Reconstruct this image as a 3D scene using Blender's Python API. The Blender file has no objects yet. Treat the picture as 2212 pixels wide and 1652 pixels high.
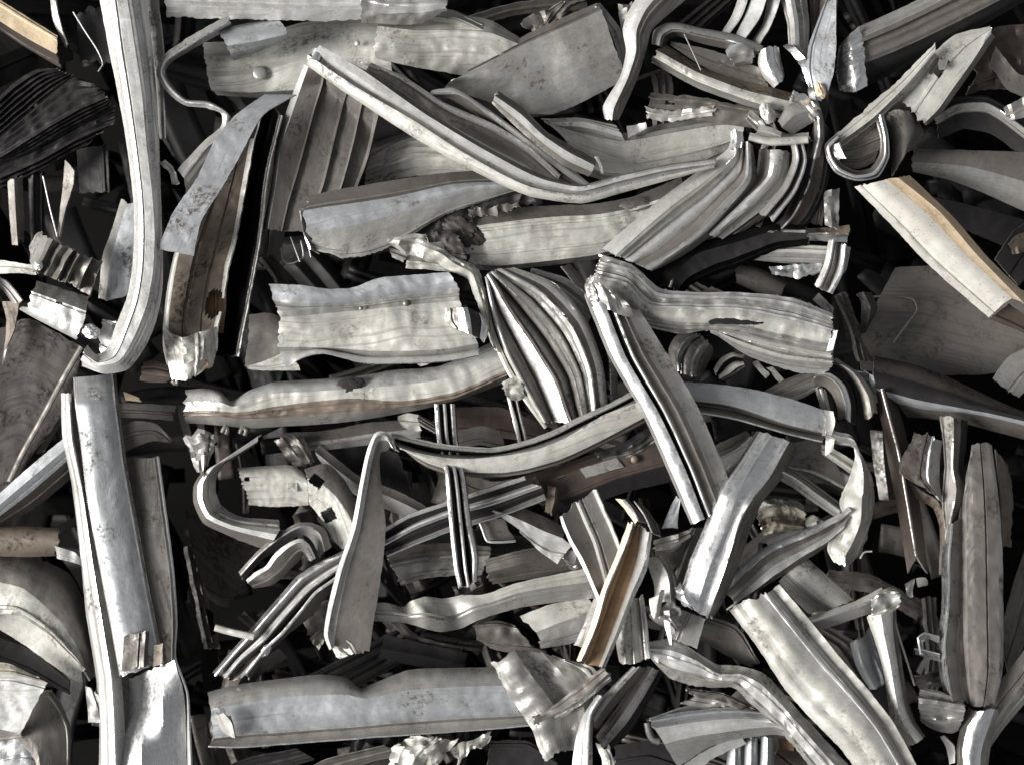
import bpy, math, random
from mathutils import Vector, noise
# ---------------------------------------------------------------- camera, sky, sun, exposure
S = 0.0005            # metres per traced unit
D = 2600.0            # camera height above the top of the pile, same units
CX, CY = 1106.0, 826.0
sc = bpy.context.scene
cam_d = bpy.data.cameras.new('camera'); cam = bpy.data.objects.new('camera', cam_d)
sc.collection.objects.link(cam); sc.camera = cam
cam.location = (0, 0, D*S); cam_d.sensor_width = 36; cam_d.lens = 36*D/2212.0
cam_d.clip_start = 0.02; cam_d.clip_end = 200
cam_d.dof.use_dof = True; cam_d.dof.focus_distance = (D-60)*S; cam_d.dof.aperture_fstop = 3.4
SUN_EL, SUN_AZ = math.radians(29), math.radians(262)      # azimuth clockwise from +Y
w = bpy.data.worlds.new('World'); sc.world = w; w.use_nodes = True
nt = w.node_tree; nt.nodes.clear()
sky = nt.nodes.new('ShaderNodeTexSky'); sky.sky_type = 'NISHITA'; sky.sun_disc = False
sky.sun_elevation = SUN_EL; sky.sun_rotation = SUN_AZ; sky.dust_density = 4; sky.air_density = 1.2
hs = nt.nodes.new('ShaderNodeHueSaturation'); hs.inputs['Saturation'].default_value = 0.10
bg = nt.nodes.new('ShaderNodeBackground'); bg.inputs[1].default_value = 0.05
ow = nt.nodes.new('ShaderNodeOutputWorld')
nt.links.new(sky.outputs[0], hs.inputs['Color']); nt.links.new(hs.outputs[0], bg.inputs[0]); nt.links.new(bg.outputs[0], ow.inputs[0])
sd = bpy.data.lights.new('sun', 'SUN'); sd.energy = 3.8; sd.angle = math.radians(26); sd.color = (1, 0.98, 0.95)
sun = bpy.data.objects.new('sun', sd); sc.collection.objects.link(sun)
sdir = Vector((math.sin(SUN_AZ)*math.cos(SUN_EL), math.cos(SUN_AZ)*math.cos(SUN_EL), math.sin(SUN_EL)))
sun.rotation_euler = (-sdir).to_track_quat('-Z', 'Y').to_euler(); sun.location = sdir*5
sc.view_settings.view_transform = 'Standard'; sc.view_settings.look = 'None'
sc.view_settings.gamma = 1; sc.view_settings.use_curve_mapping = False
sc.view_settings.exposure = 0.86
sc.cycles.max_bounces = 6; sc.cycles.diffuse_bounces = 2; sc.cycles.glossy_bounces = 3

# ---------------------------------------------------------------- materials
def material(name, c1, c2, metal, rough, dirt=(0.05,0.042,0.033), amt=0.52, streak=0.5, bump=0.28, speck=0.6, lines=0.42, spec=0.5):
    m = bpy.data.materials.new(name); m.use_nodes = True
    n = m.node_tree; L = n.links; N = n.nodes; N.clear()
    out = N.new('ShaderNodeOutputMaterial'); b = N.new('ShaderNodeBsdfPrincipled'); L.new(b.outputs[0], out.inputs[0])
    tc = N.new('ShaderNodeTexCoord')
    def nz(sx, sy, scale, detail, rgh=0.6, dist=0.0):
        mp = N.new('ShaderNodeMapping'); mp.inputs['Scale'].default_value = (sx, sy, 1)
        L.new(tc.outputs['UV'], mp.inputs[0]); t = N.new('ShaderNodeTexNoise')
        t.inputs['Scale'].default_value = scale; t.inputs['Detail'].default_value = detail
        t.inputs['Roughness'].default_value = rgh; t.inputs['Distortion'].default_value = dist
        L.new(mp.outputs[0], t.inputs['Vector']); return t
    def ramp(src, p0, p1, a=0.0, z=1.0):
        r = N.new('ShaderNodeMapRange'); r.inputs[1].default_value = p0; r.inputs[2].default_value = p1
        r.inputs[3].default_value = a; r.inputs[4].default_value = z; L.new(src, r.inputs[0]); return r.outputs[0]
    def mix(f, a, c):
        x = N.new('ShaderNodeMix'); x.data_type = 'RGBA'
        if isinstance(f, float): x.inputs[0].default_value = f
        else: L.new(f, x.inputs[0])
        for s_, v in ((6, a), (7, c)):
            if isinstance(v, tuple): x.inputs[s_].default_value = v + (1,)
            else: L.new(v, x.inputs[s_])
        return x.outputs[2]
    def mul(a, c):
        x = N.new('ShaderNodeMath'); x.operation = 'MULTIPLY'; L.new(a, x.inputs[0])
        if isinstance(c, float): x.inputs[1].default_value = c
        else: L.new(c, x.inputs[1])
        return x.outputs[0]
    def mx(a, c):
        x = N.new('ShaderNodeMath'); x.operation = 'MAXIMUM'; L.new(a, x.inputs[0]); L.new(c, x.inputs[1]); return x.outputs[0]
    blot = nz(1, 1, 28, 5, 0.62); fine = nz(1, 1, 190, 6, 0.7); str_ = nz(0.07, 1, 170, 4, 0.6); sp = nz(1, 1, 330, 3, 0.75, 0.4); big = nz(1, 1, 11, 3, 0.5, 0.6)
    col = mix(ramp(big.outputs[0], 0.35, 0.65), c1, c2)
    d1 = mul(mul(ramp(blot.outputs[0], 0.47, 0.62), ramp(fine.outputs[0], 0.42, 0.58)), amt*1.5)
    d2 = mul(mul(ramp(str_.outputs[0], 0.53, 0.64), ramp(big.outputs[0], 0.3, 0.6)), streak)
    d3 = mul(mul(ramp(sp.outputs[0], 0.58, 0.63), ramp(blot.outputs[0], 0.42, 0.56)), speck)
    ln_ = nz(0.004, 1, 200, 1, 0.4); lnr = ramp(ln_.outputs[0], 0.62, 0.65); d4 = mul(mul(lnr, ramp(big.outputs[0], 0.36, 0.52)), lines)
    dm = mx(mx(mx(d1, d2), d3), d4)
    clampn = N.new('ShaderNodeClamp'); L.new(dm, clampn.inputs[0]); dmc = clampn.outputs[0]
    grain = mix(ramp(fine.outputs[0], 0.3, 0.7), tuple(x*0.80 for x in c1), tuple(min(1, x*1.16) for x in c1))
    col = mix(0.4, col, grain)
    col = mix(dmc, col, dirt)
    L.new(col, b.inputs['Base Color']); b.inputs['Specular IOR Level'].default_value = spec
    mt = mul(ramp(dmc, 0, 1, 1, 0.15), float(metal)); L.new(mt, b.inputs['Metallic'])
    r1 = ramp(fine.outputs[0], 0.3, 0.7, rough-0.06, rough+0.10)
    ra = N.new('ShaderNodeMath'); ra.operation = 'ADD'; L.new(r1, ra.inputs[0]); L.new(mul(dmc, 0.3), ra.inputs[1]); ra.use_clamp = True
    L.new(ra.outputs[0], b.inputs['Roughness'])
    hsum = N.new('ShaderNodeMath'); hsum.operation = 'ADD'; L.new(mul(fine.outputs[0], 0.5), hsum.inputs[0]); L.new(blot.outputs[0], hsum.inputs[1])
    h2 = N.new('ShaderNodeMath'); h2.operation = 'ADD'; L.new(hsum.outputs[0], h2.inputs[0]); L.new(mul(ln_.outputs[0], 0.22), h2.inputs[1])
    bp = N.new('ShaderNodeBump'); bp.inputs['Strength'].default_value = bump; bp.inputs['Distance'].default_value = 0.0015
    L.new(h2.outputs[0], bp.inputs['Height']); L.new(bp.outputs[0], b.inputs['Normal'])
    return m
M = {  # colours chosen per facet also hold sky tint, bounce light and shade
 'cream': material('painted_aluminium', (0.62,0.61,0.565), (0.46,0.445,0.40), 0.55, 0.45),
 'pale':  material('clean_aluminium', (0.70,0.695,0.675), (0.60,0.59,0.56), 0.72, 0.38, amt=0.45, streak=0.45),
 'blue':  material('galvanised_steel', (0.46,0.475,0.49), (0.33,0.34,0.355), 0.68, 0.42, amt=0.6),
 'grey':  material('dull_aluminium', (0.42,0.41,0.39), (0.29,0.28,0.262), 0.68, 0.42, amt=0.6),
 'shiny': material('bright_aluminium', (0.76,0.765,0.77), (0.66,0.665,0.67), 0.96, 0.27, amt=0.22, streak=0.25, speck=0.3, bump=0.12),
 'taupe': material('grimy_shaded_aluminium', (0.215,0.198,0.18), (0.14,0.127,0.115), 0.6, 0.43, amt=0.6),  # grimy metal; also paints shaded sides and hollows
 'dark':  material('grimy_shade_steel', (0.036,0.034,0.035), (0.02,0.019,0.019), 0.4, 0.45, dirt=(0.012,0.011,0.010), amt=0.6, spec=0.3),  # grimy steel, lowered further to put gap shade into the colour
 'black': material('black_shade_steel', (0.004,0.0037,0.0037), (0.0025,0.0023,0.0023), 0.0, 0.75, dirt=(0.008,0.0075,0.007), amt=0.2, streak=0.25, spec=0.06),  # black metal; near black so gaps and grooves have their shade in colour
 'rust':  material('rusty_steel', (0.19,0.155,0.12), (0.13,0.105,0.085), 0.25, 0.55, dirt=(0.04,0.028,0.02), amt=0.7),
 'brown': material('brown_coated_steel', (0.075,0.055,0.045), (0.05,0.038,0.032), 0.25, 0.5, dirt=(0.016,0.012,0.01), amt=0.5),
 'amber': material('orange_stained_metal', (0.26,0.165,0.085), (0.17,0.105,0.06), 0.3, 0.48, dirt=(0.05,0.032,0.02), amt=0.6),
 'tan':   material('tan_painted_metal', (0.74,0.60,0.42), (0.62,0.47,0.30), 0.1, 0.5, amt=0.3, streak=0.3),
 'yellow':material('yellowed_foam', (0.50,0.47,0.38), (0.36,0.32,0.24), 0.02, 0.65, amt=0.7),
 'satin': material('satin_cream_metal', (0.54,0.52,0.475), (0.48,0.455,0.41), 0.2, 0.5, amt=0.14, streak=0.1, lines=0.1, bump=0.12),
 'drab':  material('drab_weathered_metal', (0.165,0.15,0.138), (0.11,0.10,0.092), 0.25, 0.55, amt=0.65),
 'slate': material('weathered_zinc', (0.26,0.27,0.285), (0.19,0.195,0.205), 0.5, 0.45, amt=0.7, speck=0.8),
 'mottle': material('mottled_rusty_sheet', (0.062,0.05,0.044), (0.034,0.028,0.026), 0.15, 0.6, dirt=(0.014,0.010,0.009), amt=0.9, speck=0.8),
}
RIM = {k: 'shiny' for k in M}  # bare cut edges, brightened to stand for edge glints
RIM.update({k: 'grey' for k in ('dark','brown','rust','mottle','taupe','black','drab','slate')})
# ---------------------------------------------------------------- builders
def world(x, y, z):
    k = (D - z)/D*S
    return Vector(((x-CX)*k, (CY-y)*k, z*S))
def parse(r):
    dz, pts = r.split(':'); dz = float(dz); out = []
    for p in pts.split():
        v = [float(q) for q in p.split(',')]
        out.append(Vector((v[0], v[1], dz + (v[2] if len(v) > 2 else 0))))
    return out
def hermite(P, K, t, sharp):
    n = len(P)
    if n == 1: return P[0].copy()
    i = 0
    while i < n-2 and t > K[i+1]: i += 1
    h = max(K[i+1]-K[i], 1e-6); u = (t-K[i])/h; u = min(max(u, 0), 1)
    if sharp or n == 2: return P[i].lerp(P[i+1], u)
    def tan(j):
        if j == 0: return (P[1]-P[0])/max(K[1]-K[0], 1e-6)
        if j == n-1: return (P[-1]-P[-2])/max(K[-1]-K[-2], 1e-6)
        a = (P[j]-P[j-1])/max(K[j]-K[j-1], 1e-6); c = (P[j+1]-P[j])/max(K[j+1]-K[j], 1e-6)
        ha, hc = K[j]-K[j-1], K[j+1]-K[j]
        return (a*hc + c*ha)/max(ha+hc, 1e-6)
    m0, m1 = tan(i)*h, tan(i+1)*h
    u2, u3 = u*u, u*u*u
    return (P[i]*(2*u3-3*u2+1) + m0*(u3-2*u2+u) + P[i+1]*(-2*u3+3*u2) + m1*(u3-u2))*0.62 + P[i].lerp(P[i+1], u)*0.38
def knots(rails):
    n = len(rails[0]); K = [0.0]
    for i in range(1, n):
        K.append(K[-1] + sum((r[i]-r[i-1]).length for r in rails)/len(rails))
    return [k/K[-1] for k in K], K[-1]
def pf(spec, s):
    """height across one facet: a number is a smooth bow, a list is (s,h) points, ('r',n,h) is n rounded ribs"""
    if spec is None: return 0.0
    if isinstance(spec, (int, float)): return spec*math.sin(math.pi*s)
    if spec[0] == 'r': return spec[2]*(0.5-0.5*math.cos(2*math.pi*spec[1]*s))**1.5
    if spec[0] == 's': 
        x = (s*spec[1]) % 1.0; return spec[2]*(1-abs(2*x-1))
    for (a, ha), (c, hc) in zip(spec, spec[1:]):
        if a <= s <= c: return ha + (hc-ha)*(s-a)/max(c-a, 1e-6)
    return 0.0
seedc = [0]
COUNT = {}
def put(me, name, mat, parent=None):
    for m in (mat if isinstance(mat, list) else [mat]): me.materials.append(M[m])
    o = bpy.data.objects.new(name, me); sc.collection.objects.link(o)
    if parent: o.parent = parent
    return o
def tag(o, label, cat, group=None):
    o['label'] = label; o['category'] = cat
    if group: o['group'] = group
def grid_mesh(name, G, UV, keep, th, origin, mcol=None, rimcol=None):
    """G[i][j] traced points; gives the sheet a thickness and rims"""
    ni, nj = len(G), len(G[0])
    W = [[world(*p) for p in row] for row in G]
    Nn = [[None]*nj for _ in range(ni)]; zs = 0
    for i in range(ni):
        for j in range(nj):
            a = W[min(i+1, ni-1)][j]-W[max(i-1, 0)][j]; c = W[i][min(j+1, nj-1)]-W[i][max(j-1, 0)]
            n = a.cross(c); 
            if n.length > 1e-12: n.normalize()
            else: n = Vector((0,0,1))
            Nn[i][j] = n; zs += n.z
    sg = 1 if zs >= 0 else -1
    V = []; 
    for i in range(ni):
        for j in range(nj): V.append(W[i][j]-origin)
    nv = ni*nj
    for i in range(ni):
        for j in range(nj): V.append(W[i][j]-origin - Nn[i][j]*(sg*th*S))
    F = []; edges = {}; MI = []
    for i in range(ni-1):
        for j in range(nj-1):
            if not keep(i, j): continue
            q = [i*nj+j, (i+1)*nj+j, (i+1)*nj+j+1, i*nj+j+1]
            if sg < 0: q = q[::-1]
            F.append(tuple(q)); F.append(tuple(x+nv for x in q[::-1])); mi = mcol[j] if mcol else 0; MI += [mi, mi]; ri = rimcol[j] if rimcol else mi
            for k in range(4):
                a, c = q[k], q[(k+1) % 4]
                if (c, a) in edges: del edges[(c, a)]
                else: edges[(a, c)] = ri
    for (a, c), mi in edges.items(): F.append((c, a, a+nv, c+nv)); MI.append(mi)
    me = bpy.data.meshes.new(name); me.from_pydata(V, [], F); me.polygons.foreach_set('material_index', MI); me.update()
    uvl = me.uv_layers.new(name='UVMap')
    flat = [UV[i][j] for i in range(ni) for j in range(nj)]
    for l in me.loops: uvl.data[l.index].uv = flat[l.vertex_index % nv]
    me.polygons.foreach_set('use_smooth', [True]*len(me.polygons))
    me.set_sharp_from_angle(angle=math.radians(38))
    return me
def P(name, label, cat, mat, z, rails, parts=None, prof=None, th=3.4, am=4, cr=0.7, sc_=70, rag=(3, 3), side=(1.1, 1.1), holes=(), sharp=False, step=7, group=None, extra=None):
    seedc[0] += 1; sd_ = seedc[0]*17.37; rnd = random.Random(seedc[0]); am = am*0.6
    R = [parse(r) for r in rails.split('|')]
    n = max(len(r) for r in R)
    if any(len(r) != n for r in R):                       # bring all rails to the same count by arc length
        RR = []
        for r in R:
            K, _ = knots([r]); RR.append([hermite(r, K, k/(2*n-1), sharp) for k in range(2*n)])
        R = RR
    K, LEN = knots(R)
    prof = prof or {}
    ni = max(4, int(LEN/step)+1); nf = len(R)-1; TWD = (R[0][len(R[0])//2]-R[-1][len(R[0])//2]).length
    rows = []
    cols = []                                             # (facet, s)
    for f in range(nf):
        wd = sum((R[f][k]-R[f+1][k]).length for k in range(len(R[f])))/len(R[f])
        sp = prof.get(f)
        if sp is None:
            sp = rnd.uniform(-2, 2)
            if wd > 22 and am > 0 and rnd.random() < 0.6:
                a_ = rnd.choice([rnd.uniform(5, 9), wd-rnd.uniform(12, 16), wd*rnd.uniform(.35, .65)])/wd; b_ = 4.0/wd; hh = rnd.choice([-3.2, 2.6, 3.2])
                sp = [(0, 0), (a_-b_*.5, rnd.uniform(-1, 1)), (a_, hh), (a_+b_, hh), (a_+b_*1.5, rnd.uniform(-1, 1)), (1, 0)] if 0 < a_-b_*.5 and a_+b_*1.5 < 1 else sp
        mm = max(2, int(wd/step))
        if isinstance(sp, tuple): mm = max(mm, int(sp[1])*8)
        ss = [k/mm for k in range(mm+1)]
        if isinstance(sp, list): ss = sorted(set(ss + [a for a, _ in sp if 0 <= a <= 1]))
        prof[f] = sp
        for s_ in ss[(0 if f == 0 else 1):]: cols.append((f, s_))
    TW = 0; UV = []; 
    G = []
    wtot = [0.0]
    for i in range(ni):
        t = i/(ni-1)
        rp = [hermite(r, K, t, sharp) for r in R]
        row = []; uvr = []; acc = 0; last = None
        for (f, s_) in cols:
            p = rp[f].lerp(rp[f+1], s_)
            d = rp[f+1]-rp[f]; dl = math.hypot(d.x, d.y)
            h = pf(prof[f], s_)
            q = p.copy()
            # offset along the facet's own normal in the plane of the cross-section
            if d.length > 1e-6:
                nx, ny, nz_ = -d.x*d.z, -d.y*d.z, dl*dl
                l = math.sqrt(nx*nx+ny*ny+nz_*nz_)
                if l > 1e-6 and dl > 1: q += Vector((nx, ny, nz_))*(h/l)
                else: q.z += h
            if last is not None: acc += (q-last).length
            last = q
            row.append(q); uvr.append((t*LEN*S+sd_, acc*S+sd_*0.7))
        G.append(row); UV.append(uvr)
    nj = len(cols)
    # torn ends and sides, dents
    for j in range(nj):
        for e, amp in ((0, rag[0]), (1, rag[1])):
            if not amp: continue
            i0, i1 = (0, 1) if e == 0 else (ni-1, ni-2)
            dv = (G[i0][j]-G[i1][j]); dv.z = 0
            if dv.length > 1e-6: dv.normalize()
            a = noise.noise(Vector((j*0.55, sd_, e*9)))+0.6*noise.noise(Vector((j*1.7, sd_, e*5)))+(rnd.uniform(-.5, .5))
            for k, wgt in ((0, 1), (1, .7), (2, .4), (3, .15)):
                ii = k if e == 0 else ni-1-k
                if 0 <= ii < ni: G[ii][j] += dv*(a*amp*wgt); G[ii][j].z += wgt*amp*0.5*noise.noise(Vector((j*.8, sd_, 3)))
    for i in range(ni):
        for e, amp in ((0, side[0]), (1, side[1])):
            if not amp: continue
            j0, j1 = (0, 1) if e == 0 else (nj-1, nj-2)
            dv = G[i][j0]-G[i][j1]
            if dv.length > 1e-6: dv.normalize()
            a = noise.noise(Vector((i*0.3, sd_, e*9)))+0.7*noise.noise(Vector((i*1.1, sd_, e*5)))+rnd.uniform(-.35, .35)
            G[i][j0] += dv*(a*amp)
            G[i][j1] += dv*(a*amp*.3)
    for i in range(ni):
        for j in range(nj):
            p = G[i][j]; q = Vector((p.x/sc_, p.y/sc_, sd_))
            dz = am*1.5*noise.noise(q*.6) + am*0.22*noise.noise(q*2.7+Vector((3, 1, 0))) + am*0.16*noise.noise(q*8)
            if cr:
                q2 = Vector((p.x/34, p.y/34, sd_+7)); dz += cr*(1-2.6*abs(noise.noise(q2))) + cr*.45*(1-2.6*abs(noise.noise(q2*2.3)))
                p.x += cr*.35*noise.noise(q2+Vector((9, 0, 0))); p.y += cr*.35*noise.noise(q2+Vector((0, 9, 0)))
            p.z += z + dz
            ed = min(i, ni-1-i)
            p.x += am*.12*noise.noise(q*5+Vector((0, 0, 4))); p.y += am*.12*noise.noise(q*5+Vector((0, 0, 8)))
    cv = [rnd.uniform(-1, 1) for _ in range(60)]; sk = rnd.uniform(-.9, .9); per = rnd.uniform(38, 70)
    for i in range(ni):
        for j in range(nj):
            d_ = i/(ni-1)*LEN/per + sk*(j/nj)*min(1.5, TWD/per) + 3; k_ = int(d_); f_ = d_-k_
            G[i][j].z += am*0.75*(cv[k_ % 60]*(1-f_)+cv[(k_+1) % 60]*f_)*(0.35+0.65*abs(math.sin(j/nj*2.4+sd_)))
    def hole(i, j):
        if not holes: return False
        c = (G[i][j]+G[i+1][j]+G[i][j+1]+G[i+1][j+1])/4
        for (hx, hy, ha, hb, rot) in holes:
            a = math.radians(rot); dx, dy = c.x-hx, c.y-hy
            u, v = dx*math.cos(a)+dy*math.sin(a), -dx*math.sin(a)+dy*math.cos(a)
            if hb > 0 and abs(u) < ha and abs(v) < hb: return True
            if hb < 0 and (u/ha)**2+(v/hb)**2 < 1: return True
        return False
    names = parts.split(',') if parts else ['all']*nf
    mats = mat.split(',') ; mats = mats*nf if len(mats) == 1 else mats
    groups = []
    for f in range(nf):
        nm = names[min(f, len(names)-1)]; mt = mats[min(f, len(mats)-1)]
        if groups and groups[-1][0] == nm: groups[-1][3] = f; groups[-1][1].append(mt)
        else: groups.append([nm, [mt], f, f])
    cx = sum(G[i][nj//2].x for i in range(ni))/ni; cy = sum(G[i][nj//2].y for i in range(ni))/ni
    org = world(cx, cy, z)
    single = len(groups) == 1 and not extra
    if not single:
        root = bpy.data.objects.new(name, None); sc.collection.objects.link(root); root.location = org; root.empty_display_size = 0.02
        tag(root, label, cat, group)
    for nm, mt, f0, f1 in groups:
        js = [k for k, (f, s_) in enumerate(cols) if f0 <= f <= f1 or (f == f0-1 and s_ == 1.0)]
        j0, j1 = js[0], js[-1]
        ml = sorted(set(mt)|set(RIM[q_] for q_ in mt)); mcol = [ml.index(mt[max(0, cols[k+1][0]-f0)]) for k in range(j0, j1)]; rcol = [ml.index(RIM[mt[max(0, cols[k+1][0]-f0)]]) for k in range(j0, j1)]
        sub = [row[j0:j1+1] for row in G]; su = [row[j0:j1+1] for row in UV]
        me = grid_mesh(nm if not single else name, sub, su, lambda i, j, j0=j0: not hole(i, j+j0), th, org, mcol, rcol)
        if single:
            o = put(me, name, ml); o.location = org; tag(o, label, cat, group); root = o
        else:
            put(me, nm if nm != 'all' else 'body', ml, root)
    if extra:
        for e in extra: e(root, org)
    return root
def tube_mesh(name, pts, r, org, seg=8, flat=1.0):
    V = []; F = []; U = []
    n = len(pts); r = r if isinstance(r, (list, tuple)) else [r]*n
    for i, p in enumerate(pts):
        d = (pts[min(i+1, n-1)]-pts[max(i-1, 0)]).normalized()
        u = d.cross(Vector((0, 0, 1))); u = u.normalized() if u.length > 1e-4 else Vector((1, 0, 0)); v = d.cross(u)
        for k in range(seg):
            a = 2*math.pi*k/seg
            V.append(world(*(p + u*(math.cos(a)*r[i]) + v*(math.sin(a)*r[i]*flat)))-org); U.append((i*5*S, k*r[i]*S))
    for i in range(n-1):
        for k in range(seg): F.append((i*seg+k, i*seg+(k+1) % seg, (i+1)*seg+(k+1) % seg, (i+1)*seg+k))
    F.append(tuple(range(seg))[::-1]); F.append(tuple((n-1)*seg+k for k in range(seg)))
    me = bpy.data.meshes.new(name); me.from_pydata(V, [], F); me.update()
    uvl = me.uv_layers.new(name='UVMap')
    for l in me.loops: uvl.data[l.index].uv = U[l.vertex_index]
    me.polygons.foreach_set('use_smooth', [True]*len(me.polygons)); me.set_sharp_from_angle(angle=math.radians(50))
    return me
def dens(p, step=6):
    K, Ln = knots([p]); n = max(3, int(Ln/step)); return [hermite(p, K, k/n, False) for k in range(n+1)]
def T(name, label, cat, mat, z, path, r, flat=1.0, seg=8, group=None):
    p = dens(parse('0:'+path)); 
    for q in p: q.z += z + 2*noise.noise(q/20)
    org = world(*p[len(p)//2]); me = tube_mesh(name, p, r, org, seg, flat)
    o = put(me, name, mat); o.location = org; tag(o, label, cat, group); return o
def sub_tube(nm, mat, path, r, flat=1.0, seg=8):
    def f(root, org):
        p = dens(parse('0:'+path)); put(tube_mesh(nm, p, r, org, seg, flat), nm, mat, root)
    return f
def ball_mesh(name, x, y, z, a, b, c, rot, cr, org, freq=1.0, sd_=0.0, nu=34, nv=22):
    V = []; F = []; U = []
    ca, sa = math.cos(math.radians(rot)), math.sin(math.radians(rot))
    for i in range(nv+1):
        th = math.pi*i/nv
        for k in range(nu):
            ph = 2*math.pi*k/nu; d = Vector((math.sin(th)*math.cos(ph), math.sin(th)*math.sin(ph), math.cos(th)))
            q = d*1.6*freq + Vector((sd_, 0, 0))
            m = 1 + cr*(1-3*abs(noise.noise(q)))*.5 + cr*.5*(0.5-1.6*abs(noise.noise(q*2.4))) 
            X, Y = d.x*a*m, d.y*b*m
            V.append(world(x+X*ca-Y*sa, y+X*sa+Y*ca, z+d.z*c*m)-org); U.append((ph*a*S+sd_, th*b*S))
    for i in range(nv):
        for k in range(nu): F.append((i*nu+k, (i+1)*nu+k, (i+1)*nu+(k+1) % nu, i*nu+(k+1) % nu))
    me = bpy.data.meshes.new(name); me.from_pydata(V, [], F); me.update()
    uvl = me.uv_layers.new(name='UVMap')
    for l in me.loops: uvl.data[l.index].uv = U[l.vertex_index]
    me.polygons.foreach_set('use_smooth', [True]*len(me.polygons)); me.set_sharp_from_angle(angle=math.radians(45))
    return me
def B(name, label, cat, mat, x, y, z, a, b, c, rot=0, cr=0.45, freq=1.0, group=None):
    seedc[0] += 1; org = world(x, y, z)
    o = put(ball_mesh(name, x, y, z, a, b, c, rot, cr, org, freq, seedc[0]*3.1), name, mat); o.location = org; tag(o, label, cat, group); return o
def sub_ball(nm, mat, x, y, z, a, c=None, cr=0.0):
    def f(root, org): put(ball_mesh(nm, x, y, z, a, a, c or a*.5, 0, cr, org, nu=14, nv=8), nm, mat, root)
    return f
def sub_sheet(nm, mat, z, rails, **kw):
    """a further sheet-metal part of a thing, moved under that thing"""
    def f(root, org):
        o = P('tmp', 'x', 'x', mat, z, rails, **kw)
        o.name = nm; o.data.name = nm
        for k in ('label', 'category'): del o[k]
        loc = o.location.copy(); o.parent = root; o.location = loc-org
    return f
# ---------------------------------------------------------------- setting
def ground():
    me = bpy.data.meshes.new('ground'); n = 40; V = []; F = []
    for i in range(n+1):
        for j in range(n+1):
            x, y = (i/n-.5)*8, (j/n-.5)*8
            V.append((x, y, -0.72+0.03*noise.noise(Vector((x*3, y*3, 0)))))
    for i in range(n):
        for j in range(n): F.append((i*(n+1)+j, (i+1)*(n+1)+j, (i+1)*(n+1)+j+1, i*(n+1)+j+1))
    me.from_pydata(V, [], F); me.uv_layers.new(name='UVMap')
    for l in me.loops: v = V[l.vertex_index]; me.uv_layers[0].data[l.index].uv = (v[0], v[1])
    o = put(me, 'ground', 'black'); o['kind'] = 'structure'  # ground coloured near black in place of shade deep in the gaps
ground()
def buried():
    """the uncountable tangle deep in the gaps, one mass, mostly blackened in place of shade"""
    rnd = random.Random(5); V = []; F = []; U = []; MI = []
    for k in range(2300):
        lay = rnd.random(); z0 = -480 - 400*lay
        x, y = rnd.uniform(-350, 2560), rnd.uniform(-350, 2000)
        mid = 560 <= k < 720; rim = k >= 720
        if rim: z0 = -300 + 330*lay; x, y = rnd.uniform(-620, 2830), rnd.uniform(-560, 2200)
        if mid: z0 = -190 - 170*lay; x, y = rnd.uniform(380, 1950), rnd.uniform(820, 1640)
        a = rnd.choice([rnd.gauss(0.1, .35), rnd.gauss(1.4, .3), rnd.uniform(0, math.pi)]); ln = rnd.uniform(160, 520)*(0.6 if mid else 1); wd = rnd.uniform(20, 85)*(0.8 if mid else 1)
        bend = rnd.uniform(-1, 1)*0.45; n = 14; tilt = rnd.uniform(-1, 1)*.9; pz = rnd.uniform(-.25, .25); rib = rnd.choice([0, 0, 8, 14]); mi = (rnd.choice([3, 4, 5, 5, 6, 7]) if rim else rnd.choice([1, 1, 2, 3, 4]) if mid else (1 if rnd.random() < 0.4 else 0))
        base = len(V); cp = Vector((x, y)); cs = 5
        if rim:
            ok = True; c2 = Vector((x, y))
            for i in range(n+1):
                aa = a + bend*(i/n-.5)*1.4; c2 = c2 + Vector((math.cos(aa), math.sin(aa)))*ln/n
                if -30-wd/2 < c2.x < 2242+wd/2 and -30-wd/2 < c2.y < 1682+wd/2: ok = False
            if not ok: continue
        for i in range(n+1):
            t = i/n; aa = a + bend*(t-.5)*1.4; cp = cp + Vector((math.cos(aa), math.sin(aa)))*ln/n
            nx, ny = -math.sin(aa), math.cos(aa)
            for j in range(cs):
                s = j/(cs-1)-.5; h = rib*(1 if j in (1, 3) else 0) + 9*noise.noise(Vector((i*.5, j*.7, k)))
                V.append(world(cp.x+nx*s*wd*math.cos(tilt), cp.y+ny*s*wd*math.cos(tilt), z0+s*wd*math.sin(tilt)+h+pz*ln*(t-.5))); U.append((t*ln*S+k, s*wd*S))
        for i in range(n):
            for j in range(cs-1): F.append((base+i*cs+j, base+(i+1)*cs+j, base+(i+1)*cs+j+1, base+i*cs+j+1)); MI.append(mi)
    me = bpy.data.meshes.new('buried_scrap'); me.from_pydata(V, [], F); me.update(); uvl = me.uv_layers.new(name='UVMap')
    for l in me.loops: uvl.data[l.index].uv = U[l.vertex_index]
    o = put(me, 'buried_scrap', ['black', 'dark', 'brown', 'drab', 'taupe', 'grey', 'cream', 'blue']); me.polygons.foreach_set('material_index', MI)  # black and dark strips put the gap shade into colour
    me.polygons.foreach_set('use_smooth', [True]*len(F)); me.set_sharp_from_angle(angle=math.radians(40))
    mo = o.modifiers.new('thick', 'SOLIDIFY'); mo.thickness = 2*S
    o['kind'] = 'stuff'; o['label'] = 'dark tangle of buried scrap strips deep in the gaps'; o['category'] = 'scrap metal'
buried()
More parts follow.
